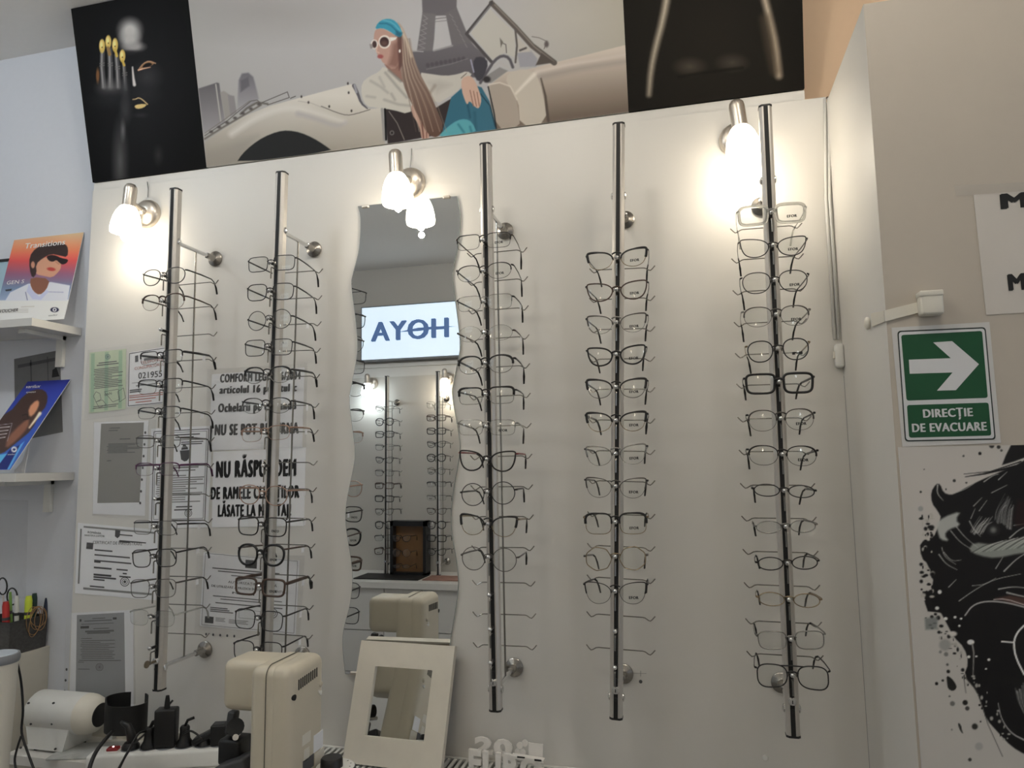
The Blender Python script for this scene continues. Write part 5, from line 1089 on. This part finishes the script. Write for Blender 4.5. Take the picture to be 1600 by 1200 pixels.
cable('cable', 'black cable joining the round plug and flat plug', [PY(286, 1147, -.13), PY(296, 1142, -.135), PY(306, 1146, -.13), PY(316, 1155, -.13)], .0024)

# ---------------------------------------------------------------- beige machine
xr = PY(508, 1060, -.29)[0]; xf = PY(455, 1100, -.415)[0]; xr = (xr+xf)/2
xs = PY(416, 1100, -.415)[0]; xm = PY(388, 1100, -.415)[0]; xl = PY(355, 1090, -.36)[0]; zt3 = 1.140
t = thing('bench_instrument', 'beige plastic bench instrument with vents, in front of the second rod', 'instrument', ((xl+xr)/2, -.35, .62))
def rblock(x0, x1, y0, y1, z0, z1, r, name, m, parent, seg=5):
    return MB().rbox(((x0+x1)/2, (y0+y1)/2, (z0+z1)/2), (x1-x0, y1-y0, z1-z0), r, seg).build(name, m, parent, smooth='all', world=True)
rblock(xs, xr, -.418, -.288, .62, zt3, .020, 'right_shell', BEIGE_PL, t); rblock(xm, xs+.03, -.418, -.288, .62, zt3-.001, .020, 'left_shell', BEIGE_PL, t)
rblock(xl, xm+.05, -.382, -.292, PY(357, 1112, -.38)[2], zt3-.003, .018, 'measuring_head', BEIGE_PL, t)
m = MB()
pts = [(-.4188, z) for z in np.linspace(.63, zt3-.02, 12)]+[(-.398-.0208*math.cos(a), zt3-.020+.0208*math.sin(a)) for a in np.linspace(.2, PI/2, 6)]+[(-.30, zt3+.0006)]
m.tube([(xs+.0007, p[0], p[1]) for p in pts], .0009, 6); m.build('seam', BEIGE_SEAM, t, world=True)
def on_side(px, py): return PX(px, py, xr)      # right-hand face
for k in range(10):
    a0 = on_side(467+3.1*k, 1062-1.9*k-.2*k); a1 = on_side(467+3.1*k, 1078-2.1*k-.2*k)
    MB().bbox((xr-.003, a0[1]-.0016, a1[2]), (xr+.0008, a0[1]+.0016, a0[2])).build('vent_slot', BLACK_SOFT, t, world=True)
for q in ((460.5, 1090),):
    c = on_side(*q); MB().lathe([(.0055, -.004), (.0055, .0006)], c=(xr, c[1], c[2]), n=14, M=RX).build('screw_hole', BLACK_SOFT, t, world=True)
c = on_side(501, 1069); MB().ball((xr, c[1], c[2]), (.004, .006, .006), 10, 6).build('small_knob', BEIGE_PL, t, smooth=True, world=True); c = on_side(499, 1078); MB().tube([(xr, c[1]-.004, c[2]), (xr+.003, c[1], c[2]-.008), (xr, c[1]+.006, c[2]-.004)], .0022, 6).build('latch', WHITE_PL, t, world=True)
for (x0, y0, x1, y1), mt in (((472, 1150, 485, 1157), CREAM_PL), ((490, 1150, 504, 1166), PAPER), ((475, 1172, 483, 1184), CREAM_PL), ((492, 1178, 506, 1186), CREAM_PL), ((473, 1190, 490, 1196), INK_SOFT)):
    a0, a1 = on_side(x0, y0), on_side(x1, y1); MB().bbox((xr-.001, a0[1], min(a0[2], a1[2])), (xr+.0007, a1[1], max(a0[2], a1[2]))).build('rating_label', mt, t, world=True)
tag(MB().rbox(tuple(PY(368, 1170, -.33)), (.05, .05, .05), .006).build('black_adapter', BLACK_PL, smooth=True), 'black boxy adapter between the beige machine and power strip', 'adapter')
g = thing('black_bracket', 'black swivel bracket under the beige measuring head', 'bracket', PY(366, 1140, -.34))
MB().rbox(tuple(PY(363, 1128, -.34)), (.018, .02, .045), .004, rot=Matrix.Rotation(.15, 3, 'Y')).build('arm', DARK_GREY, g, smooth=True, world=True); MB().tube([PY(368, 1136, -.36), PY(368, 1136, -.32)], .017, 16).build('pivot', BLACK_PL, g, smooth=True, world=True); MB().tube([PY(368, 1152, -.37), PY(372, 1150, -.33)], .006, 10).build('clamp_screw', CHROME, g, smooth=True, world=True)
tag(MB().rbox(tuple(PY(372, 1196, -.36)), (.07, .06, .03), .006, rot=Matrix.Rotation(-.35, 3, 'Y')).build('black_tray', DARK_GREY, smooth=True), 'dark tilted tray at the foot of the beige machine', 'tray')
# round dial device at the bottom edge
c = PZ(524, 1196, .93); t = thing('dial_timer', 'round device with a black knob on a white dial at the bottom edge', 'timer', (c[0], c[1], .84))
MB().lathe([(.036, 0), (.041, .01), (.042, .075), (.040, .086), (.038, .088)], n=36).build('case', DARK_GREY, t, smooth=True); MB().lathe([(.038, .0882), (.0365, .0895), (.001, .0895)], n=36).build('dial', WHITE_PL, t, smooth=True)
k_ = MB().lathe([(.022, .0895), (.0215, .104), (.019, .107), (.001, .107)], c=(-.006, -.004, 0), n=28).build('knob', BLACK_PL, t, smooth=True)
for k in range(10): MB().box((.030*math.cos(.5*k-1.4), .030*math.sin(.5*k-1.4), .0899), (.003, .0012, .0006), rot=Matrix.Rotation(.5*k-1.4, 3, 'Z')).build('dial_mark', INK_SOFT, t)

# ---------------------------------------------------------------- radiator grille, small framed mirror, cut-out sign
ZR = .834
t = thing('radiator', 'white radiator with a slatted top grille below the mirror', 'radiator', (-.55, -.06, 0))
MB().bbox((-.95, -.115, .12), (-.245, -.105, ZR-.004)).build('front_panel', WHITE_PL, t, world=True)
m = MB().bbox((-.95, -.115, ZR-.004), (-.245, -.107, ZR+.002)).bbox((-.95, -.012, ZR-.004), (-.245, -.002, ZR+.002)).bbox((-.95, -.115, ZR-.004), (-.94, -.002, ZR+.002)).bbox((-.255, -.115, ZR-.004), (-.245, -.002, ZR+.002))
m.build('grille_frame', WHITE_PL, t, world=True); MB().bbox((-.94, -.104, ZR-.06), (-.255, -.012, ZR-.055)).build('dark_fins', BLACK_SOFT, t, world=True)
slat = None
for k in range(46):
    x = -.935+k*.0148
    if slat is None: slat = MB().bbox((-.0035, -.107, -.003), (.0035, -.012, .001)).build('grille_slat', WHITE_PL, t); s_ = slat
    else: s_ = slat.copy(); COL.objects.link(s_); s_.parent = t
    s_.location = (x+.55, .06, ZR); s_.rotation_euler = (0, 0, 0)
t0 = None
bl, br = PZ(534, 1160, ZR+.003), PZ(692, 1192, ZR+.003)
# frame leans back against the panel: bottom forward, top nearer the wall
ybot = -.086; BLp, BRp = PY(538, 1163, ybot), PY(690, 1190, ybot-.012)
zbot = ZR+.0025; x0_, x1_ = BLp[0], BRp[0]
TLp = PX(551, 1001, x0_+.008); TRp = PX(705, 1011, x1_+.006)
O = np.array([x0_, ybot, zbot]); U = np.array([x1_-x0_, -.010, 0]); topz = (PY(551, 1001, -.03)[2]+PY(705, 1011, -.03)[2])/2; V = np.array([.012, .070, topz-zbot])
n = np.cross(U, V); n /= np.linalg.norm(n); n = n if n[1] < 0 else -n
t = thing('framed_mirror', 'small white framed mirror leaning on the radiator', 'mirror', O)
def fr(a0, b0, a1, b1, d0, d1, name, m, r=0):
    q = [O+U*a+V*b+n*d for d in (d0, d1) for a, b in ((a0, b0), (a1, b0), (a1, b1), (a0, b1))]
    return MB().add(q, [(0,1,2,3), (7,6,5,4), (0,4,5,1), (1,5,6,2), (2,6,7,3), (3,7,4,0)]).build(name, m, t, world=True)
FRW = mat('white_frame_lacquer', (222, 216, 202), .35)
fr(0, .79, 1, 1, -.006, .010, 'frame_side', FRW); fr(0, 0, 1, .225, -.006, .010, 'frame_side', FRW); fr(0, .225, .195, .79, -.006, .010, 'frame_side', FRW); fr(.80, .225, 1, .79, -.006, .010, 'frame_side', FRW)
fr(.19, .22, .805, .795, -.004, .0035, 'mirror_face', MIRROR); fr(.02, .02, .98, .98, -.0075, -.0062, 'backing', mat('brown_hardboard', (120, 96, 70), .8))
# cut-out "20 EURO" sign
t = thing('cutout_sign', 'white cut-out 20 EURO letters standing on the radiator', 'sign', PY(790, 1198, -.045))
def solid_text(body, a, b, hpx, Y, dep, m, bold):
    cu = bpy.data.curves.new('letters', 'FONT'); cu.body = body; cu.offset = bold; cu.extrude = dep/2; cu.resolution_u = 3; cu.space_character = 1.12
    o = bpy.data.objects.new('letters', cu); COL.objects.link(o)
    me = bpy.data.meshes.new_from_object(o.evaluated_get(bpy.context.evaluated_depsgraph_get())); bpy.data.objects.remove(o); bpy.data.curves.remove(cu)
    A, B = Vector(PY(*a, Y)), Vector(PY(*b, Y)); H = float(np.linalg.norm(PY(a[0], a[1]-hpx, Y)-PY(*a, Y)))
    x0 = min(v.co.x for v in me.vertices); x1 = max(v.co.x for v in me.vertices); inv = pmat(t).inverted(); d = B-A
    for v in me.vertices: v.co = inv @ (A+d*((v.co.x-x0)/(x1-x0))+Vector((0, -v.co.z, v.co.y*H/.682)))
    me.materials.clear(); me.materials.append(m); o = bpy.data.objects.new('cutout_letters', me); COL.objects.link(o); o.parent = t; return o
CUT = mat('white_cutout_board', (240, 236, 230), .6)
solid_text('20', (742, 1174), (801, 1181), 22, -.03, .006, CUT, .05); solid_text('EURO', (733, 1205), (848, 1221), 33, -.045, .008, CUT, .05)
m = MB()
for q, r in (((812, 1165), 4.5), ((817, 1175), 4.5), ((820, 1161), 4.5), ((808, 1174), 3.5), ((811, 1180), 3)):
    c = PY(*q, -.03); m.lathe([(r*.0016, -.002), (r*.0016, .002)], c=tuple(c), n=14, M=R90X)
m.build('small_coins', CUT, t, world=True)
MB().prism([tuple(PY(*q, -.032)[[0, 2]]) for q in ((826, 1160), (849, 1163), (848, 1186), (826, 1183))], -.034, -.031).build('plate', CUT, t, world=True)
MB().prism([tuple(PY(*q, -.05)[[0, 2]]) for q in ((800, 1179), (850, 1187), (850, 1191), (800, 1183))], -.056, -.040).build('ledge', CUT, t, world=True)
for q in ((808, 1181.5, 820, 1184), (835, 1186, 846, 1189)): MB().prism([tuple(PY(*p, -.057)[[0, 2]]) for p in ((q[0], q[1]), (q[2], q[1]+1.4), (q[2], q[3]+1), (q[0], q[3]))], -.0572, -.0564).build('ledge_slot', BLACK_PL, t, world=True)

# ================================================================ RIGHT-HAND CORNER
# cable channel down the corner with an in-line switch
t = thing('corner_cable', 'white double cable down the corner ending in a switch', 'cable', (.322, -.004, 1.70))
for d in (-.0065, .001):
    MB().tube([(PY(1294, 160, -.004)[0]+d, -.004, 2.335), (.321+d, -.004, 2.1), (.3205+d, -.004, 1.78)], .0032, 8).build('cable', WHITE_PL, t, smooth='all', world=True)
c = PY(1312, 556, -.01); b_ = MB().rbox((c[0]-.001, -.0105, c[2]), (.018, .020, .052), .005).build('switch_box', WHITE_PL, t, smooth=True, world=True)
MB().rbox((c[0]-.011, -.0105, c[2]+.002), (.005, .010, .016), .002).build('rocker', CREAM_PL, b_, smooth=True, world=True)
MB().ball((PY(1293, 156, -.003)[0], -.003, 2.336), .003, 8, 5).build('end_screw', mat('dark_screw', (80, 60, 44), .5), t, world=True)
# cable clip strap and junction box on the boxed corner
YB = BF-.0005
t = thing('junction_box', 'white junction box with a flat strap wrapping the corner edge', 'junction box', PY(1450, 478, YB))
def pbox(x0, y0, x1, y1, ya, yb, name, m, r=.004):
    a, b = PY(x0, y0, BF), PY(x1, y1, BF); return MB().rbox(((a[0]+b[0])/2, (ya+yb)/2, (a[2]+b[2])/2), (abs(b[0]-a[0]), abs(yb-ya), abs(a[2]-b[2])), r).build(name, m, t, smooth=True, world=True)
pbox(1431, 461, 1469, 494, BF-.024, BF+.0, 'box', CREAM_PL, .004); pbox(1430, 459.5, 1467, 466, BF-.0255, BF, 'lid_lip', CREAM_PL, .002)
a0, a1 = PY(1386, 490, BF), PY(1434, 478, BF); zz = a0[2]
MB().add([(PXR-.003, BF-.0035, zz-.014), (a1[0], BF-.0035, a1[2]-.012), (a1[0], BF-.0035, a1[2]+.006), (PXR-.003, BF-.0035, zz+.005), (PXR-.003, BF, zz-.014), (a1[0], BF, a1[2]-.012), (a1[0], BF, a1[2]+.006), (PXR-.003, BF, zz+.005)],
         [(0,1,2,3), (7,6,5,4), (0,4,5,1), (1,5,6,2), (2,6,7,3), (3,7,4,0)]).build('strap', CREAM_PL, t, world=True)
p0 = PX(1364, 500, PXR); MB().add([(PXR-.003, BF-.003, zz-.014), (PXR-.003, BF-.003, zz+.005), (PXR-.003, p0[1], p0[2]+.012), (PXR-.003, p0[1], p0[2]-.012), (PXR, BF-.003, zz-.014), (PXR, BF-.003, zz+.005), (PXR, p0[1], p0[2]+.012), (PXR, p0[1], p0[2]-.012)],
         [(0,1,2,3), (7,6,5,4), (0,4,5,1), (1,5,6,2), (2,6,7,3), (3,7,4,0)]).build('strap_return', CREAM_PL, t, world=True)
p1 = PX(1359, 505, PXR); MB().ball((PXR-.004, p1[1], p1[2]), (.006, .009, .012), 12, 8).build('adhesive_blob', CREAM_PL, t, smooth=True, world=True)
# green exit-direction sign
Q = [(1393, 512), (1546, 503), (1564, 692), (1410, 698)]
t = sheet('exit_direction_sign', 'green exit direction sign with a white right arrow', 'sign', Q, Y=BF-.0012, m=mat('sign_laminate', (206, 205, 203), .4), th=.0011); y = BF-.0016
GREEN = mat('sign_green', (8, 76, 43), .5, var=.03); SIGN_W = mat('sign_white', (214, 215, 217), .5, var=.01); OUT = mat('sign_outline', (26, 40, 36), .5)
def rquad(quad, rpx, n=5):
    q = [np.array(p, float) for p in quad]; out = []
    for k in range(4):
        p, a, b = q[k], q[k-1], q[(k+1) % 4]; da = (a-p)/np.linalg.norm(a-p)*rpx; db = (b-p)/np.linalg.norm(b-p)*rpx
        for j in range(n+1):
            s_ = j/n; out.append(tuple((p+da)*(1-s_)**2+p*2*s_*(1-s_)+(p+db)*s_**2))
    return out
S0 = [(1402, 517), (1540, 511), (1556, 687), (1414, 690)]
MB().quad_px(rquad(S0, 6), y).build('outline_band', OUT, t, world=True)
MB().quad_px(rquad(sub(S0, .014, .012, .986, .988), 5), y-.0002).build('white_field', SIGN_W, t, world=True)
MB().quad_px(rquad([(1408, 523.5), (1534.5, 517), (1543.5, 621.5), (1416.5, 626)], 4), y-.0004).build('arrow_field', GREEN, t, world=True)
MB().quad_px(rquad([(1417, 633), (1544.5, 629), (1549, 680.5), (1420.5, 684)], 4), y-.0004).build('text_field', GREEN, t, world=True)
k_ = zoomed(1340, 480, .2)
MB().quad_px(k_([(400, 410), (728, 398), (590, 275), (738, 265), (948, 445), (768, 648), (620, 652), (742, 510), (407, 520)]), y-.0006).build('arrow', SIGN_W, t, world=True)
text_px('DIRECȚIE', k_([(513, 862)])[0], k_([(903, 850)])[0], 12.5, y-.0006, SIGN_W, t, .05); text_px('DE EVACUARE', k_([(427, 975)])[0], k_([(1012, 962)])[0], 12.8, y-.0006, SIGN_W, t, .05)
# paper notice running out of the frame
Q = [(1521, 304), (1720, 291), (1736, 480), (1541, 492)]
t = sheet('paper_notice', 'creased paper notice with heavy black letters at the right edge', 'notice', Q, Y=BF-.0012, m=mat('greyed_paper', (204, 199, 192), .7, var=.06, scale=9)); y = BF-.0018
text_px('M', (1563.5, 326.5), (1607, 323), 23, y, INK, t, .06); text_px('ME', (1576, 454), (1627, 450), 25, y, INK, t, .06)
sleeve('clear tape strip across the top of the paper notice', [(1491, 290), (1690, 280), (1692, 296), (1494, 306)], Y=BF-.003)
# ink-splash poster
x0_, x1_ = PXR+.004, .64; ztop, zbt = PY(1500, 697, BF)[2], .93
t = thing('ink_poster', 'white poster with a black ink-splashed head below the green sign', 'poster', (x0_, BF-.002, zbt))
MB().bbox((x0_, BF-.002, zbt), (x1_, BF-.0006, ztop)).build('poster_sheet', PAPER, t, world=True)
r = Raster((x0_, BF-.0024, zbt), (x1_-x0_, 0, 0), (0, 0, ztop-zbt), 260, 500, (158, 155, 150))
def draw_ink(r):
    a = zoomed(1400, 680, .2167); b = zoomed(1400, 930, .225); K = (14, 13, 14)
    r.oval(1490, 760, 60, 50, (164, 158, 154), .9, .5)
    r.fill(a([(765, 215), (790, 150), (830, 70), (1100, 60), (1300, 60), (1300, 160), (960, 150), (850, 190)]), K, 2)
    r.fill(a([(440, 415), (520, 370), (620, 320), (760, 262), (900, 200), (960, 150), (1300, 90), (1300, 1300), (240, 1300), (198, 1180), (280, 1085), (232, 930), (180, 880), (172, 765), (262, 760), (330, 600), (300, 545), (258, 490), (252, 410), (290, 350), (318, 352), (342, 415), (395, 432)]), K, 2, smooth=1)
    r.fill(b([(180, -40), (195, 20), (300, 100), (365, 220), (400, 290), (475, 365), (505, 470), (470, 560), (560, 665), (600, 770), (625, 860), (720, 965), (800, 1050), (900, 1110), (1200, 1200), (1200, -60)]), K, 2, smooth=1)
    r.stroke(a([(500, 300), (640, 278), (860, 225)]), (1, 4), K, 1.4); r.stroke(a([(490, 280), (680, 262), (900, 190)]), (.6, 2), K, 1.2)
    rr = random.Random(3)
    for _ in range(70):    # torn, splashed edge
        k = rr.random(); px, py = 1400+.2167*(180+90*rr.random()), 680+.2167*(560+640*k); r.oval(px, py, rr.uniform(.8, 4), rr.uniform(.8, 3.5), K if rr.random() < .65 else (150, 147, 140), .4)
    for _ in range(90):
        k = rr.random(); px = 1400+.225*(250+560*k+rr.uniform(-70, 50)); py = 930+.225*(130+900*k); r.oval(px, py, rr.uniform(.6, 3.4), rr.uniform(.6, 3.4), K if rr.random() < .6 else (140, 138, 132), .4)
    G1, G2 = (150, 152, 148), (104, 106, 102)
    r.fill(a([(300, 700), (290, 640), (340, 590), (470, 545), (430, 610), (470, 650), (380, 680), (350, 720), (385, 765), (320, 755)]), G1, 4, .95, 1)
    r.fill(a([(520, 830), (560, 770), (700, 790), (923, 740), (1300, 700), (1300, 800), (900, 850), (720, 890), (600, 870)]), (128, 132, 126), 4, .9, 1)
    for k in range(16): x = 540+k*28; r.stroke(a([(x, 850-k*3), (x+90, 800-k*4), (x+200, 770-k*6)]), (.6, 2), (176, 178, 172) if k % 3 else (30, 30, 30), 1.4, .7)
    for p, wd in (([(395, 690), (460, 770), (540, 820)], 1.6), ([(435, 660), (500, 740), (590, 810)], 1.6), ([(530, 620), (560, 680), (610, 730)], 2), ([(300, 360), (295, 420), (340, 470)], 2.6), ([(635, 335), (700, 290), (740, 280)], 2), ([(740, 320), (800, 265)], 2), ([(560, 510), (620, 450)], 1.8), ([(600, 545), (655, 470)], 1.4), ([(690, 415), (800, 360)], 1.6), ([(540, 600), (570, 530)], 1.4),
                  ([(455, 1195), (560, 1120), (700, 1040), (900, 1000)], 1.6), ([(550, 1085), (640, 1078), (720, 1030)], 1.2), ([(740, 1110), (850, 1090), (1000, 1110)], 2.4), ([(800, 1135), (923, 1165), (1100, 1190)], 3), ([(380, 1095), (435, 1040)], 1.8), ([(720, 960), (770, 880)], 2), ([(780, 980), (880, 880), (1000, 820)], 2.6), ([(820, 740), (900, 670), (1000, 640)], 2.4), ([(850, 650), (923, 640)], 1.4), ([(310, 860), (360, 930), (440, 970)], 2), ([(345, 845), (400, 910), (470, 900)], 1.6), ([(330, 810), (350, 880), (430, 930)], 1.4), ([(440, 410), (500, 390), (560, 350)], 1.4)):
        r.stroke(a(p), (wd, .7), (150, 150, 146), 1.4, .9, 2)
    for k in range(14): x = 550+k*7; j = rr.uniform(-28, 28); r.stroke(a([(x-12, 705+j*.4), (x+18+j*.3, 650), (x+62+j*.3, 606+j)]), (1.6, .5), (168, 168, 164), 1.8, rr.uniform(.4, .9), 2)
    for k in range(18): x = 712+k*7; j = rr.uniform(-40, 40); r.stroke(a([(x, 610+k*4+j*.3), (x+10+j*.2, 540), (x+70-k*3, 455+k*3+j)]), (1.7, .5), (150, 150, 148), 2, rr.uniform(.3, .85), 2)
    r.oval(1552, 828, 8, 7, (44, 44, 44), .6); r.oval(1552, 828, 4, 4, (96, 96, 94), .6); r.fill(a([(1000, 480), (880, 470), (850, 600), (870, 660), (1000, 660)]), (38, 18, 18), 8, .6)
    r.fill(b([(690, 20), (790, 0), (1000, 40), (1000, 75), (800, 60)]), (74, 52, 46), 4, .8)
    W = (206, 202, 196)
    r.stroke(b([(890, 210), (840, 260), (815, 330), (830, 430), (890, 550)]), 3, W, 1.2, 1, 2); r.stroke(b([(735, 322), (812, 328)]), 2.4, W, 1.2)
    r.stroke(b([(480, 140), (530, 70), (620, 40), (760, 48), (900, 85)]), 2.2, (150, 148, 146), 1.4, 1, 2); r.stroke(b([(680, 30), (760, 25), (900, 70)]), 1.6, (160, 150, 146), 1.4, 1, 1); r.stroke(b([(710, 750), (730, 860), (800, 960), (890, 1005)]), (1, 2.4), (150, 148, 146), 1.6, 1, 2)
    for k in range(9): j = rr.uniform(-25, 25); r.stroke(b([(830+k*9, 664-k*6+j), (846+k*9, 740), (880+k*8, 812+j)]), (2, .6), (140, 140, 138), 2, rr.uniform(.4, .9), 2)
    r.oval(1400+.225*519, 930+.225*326, 5.5, 4, W, .2); r.stroke(b([(530, 340), (540, 400), (535, 560)]), (3, 1.4), (130, 128, 124), 1.6, .9); r.oval(1400+.225*395, 930+.225*268, 6.5, 4, (176, 172, 166), .3)
    for x, y_, q in ((285, 90, 3.2), (410, 153, 2.4), (452, 163, 2), (440, 213, 2), (505, 428, 2.6), (645, 448, 2.4), (625, 512, 1.6), (558, 425, 1.8), (345, 163, 3)): r.oval(1400+.225*x, 930+.225*y_, q, q*.85, (190, 188, 182), .3)
    for x, y_, q, v in ((340, 345, 9, 128), (348, 410, 3.4, 104), (308, 394, 2.4, 110), (357, 482, 2, 70), (363, 530, 2.8, 24), (325, 592, 2, 40), (282, 614, 2.6, 16), (392, 753, 3.8, 90), (372, 702, 1.6, 80), (480, 746, 4, 20), (495, 786, 3.4, 60), (547, 912, 4.6, 40), (588, 877, 1.4, 40), (513, 1142, 2.8, 50), (576, 1050, 6, 138), (388, 934, 1.6, 110)): r.oval(1400+.225*x, 930+.225*y_, q, q, (v, v-1, v-4), .25)
    r.fill(b([(350, 556), (385, 575), (415, 615), (422, 645), (395, 668), (360, 650), (354, 610)]), (26, 26, 24), 1.2, smooth=1); r.fill(b([(430, 883), (452, 900), (460, 945), (470, 965), (450, 950), (434, 915)]), (40, 40, 38), 1.2, smooth=1)
    r.fill(b([(200, 160), (290, 150), (285, 235), (205, 240)]), (96, 100, 98), 4, .8); r.stroke(b([(470, 560), (560, 660), (640, 900), (740, 1120)]), 1, (60, 58, 56), 1.4); r.stroke(b([(470, 565), (485, 680)]), (1.6, .8), (70, 68, 66), 1.4)
    for x, y_, q, v in ((605, 132, 2.6, 26), (487, 150, 1.8, 70), (420, 328, 2.4, 46), (507, 343, 1.6, 60), (360, 390, 1.4, 60), (202, 246, 1.2, 80), (178, 409, 1.8, 40), (180, 600, 2.2, 20), (315, 1130, 3.2, 180), (178, 530, 4, 130), (740, 85, 3, 40), (690, 75, 4, 40), (760, 110, 2, 60)): r.oval(1400+.2167*x, 680+.2167*y_, q, q, (v, v, v-2), .25)
draw_ink(r); r.build('printed_picture', t, 1.75, print_mat('gloss_print', 0.4))
# wall marks by the fourth rod
t = thing('wall_marks', 'pencil cross and plugged hole low on the panel right of the fourth rod', 'wall mark', PY(1001, 1058, -.001))
MB().quad_px([(984, 1051.6), (1010, 1052), (1010, 1052.6), (984, 1052.2)], -.0006).quad_px([(1000.6, 1048), (1001.4, 1048), (1001.4, 1057), (1000.6, 1057)], -.0006).build('pencil_cross', INK_PALE, t, world=True); MB().lathe([(.004, 0), (.003, .001), (.0005, .0012)], c=tuple(PY(1001, 1065, -.0002)), n=12, M=R90X).build('plugged_hole', INK_SOFT, t, world=True)
tag(MB().lathe([(.006, 0), (.005, .002), (.0005, .0025)], c=tuple(PY(1196, 1184, -.0002)), n=16, M=R90X).build('screw_cap', WHITE_PL, smooth=True), 'small white screw cap low on the panel left of the ink poster', 'screw cap')
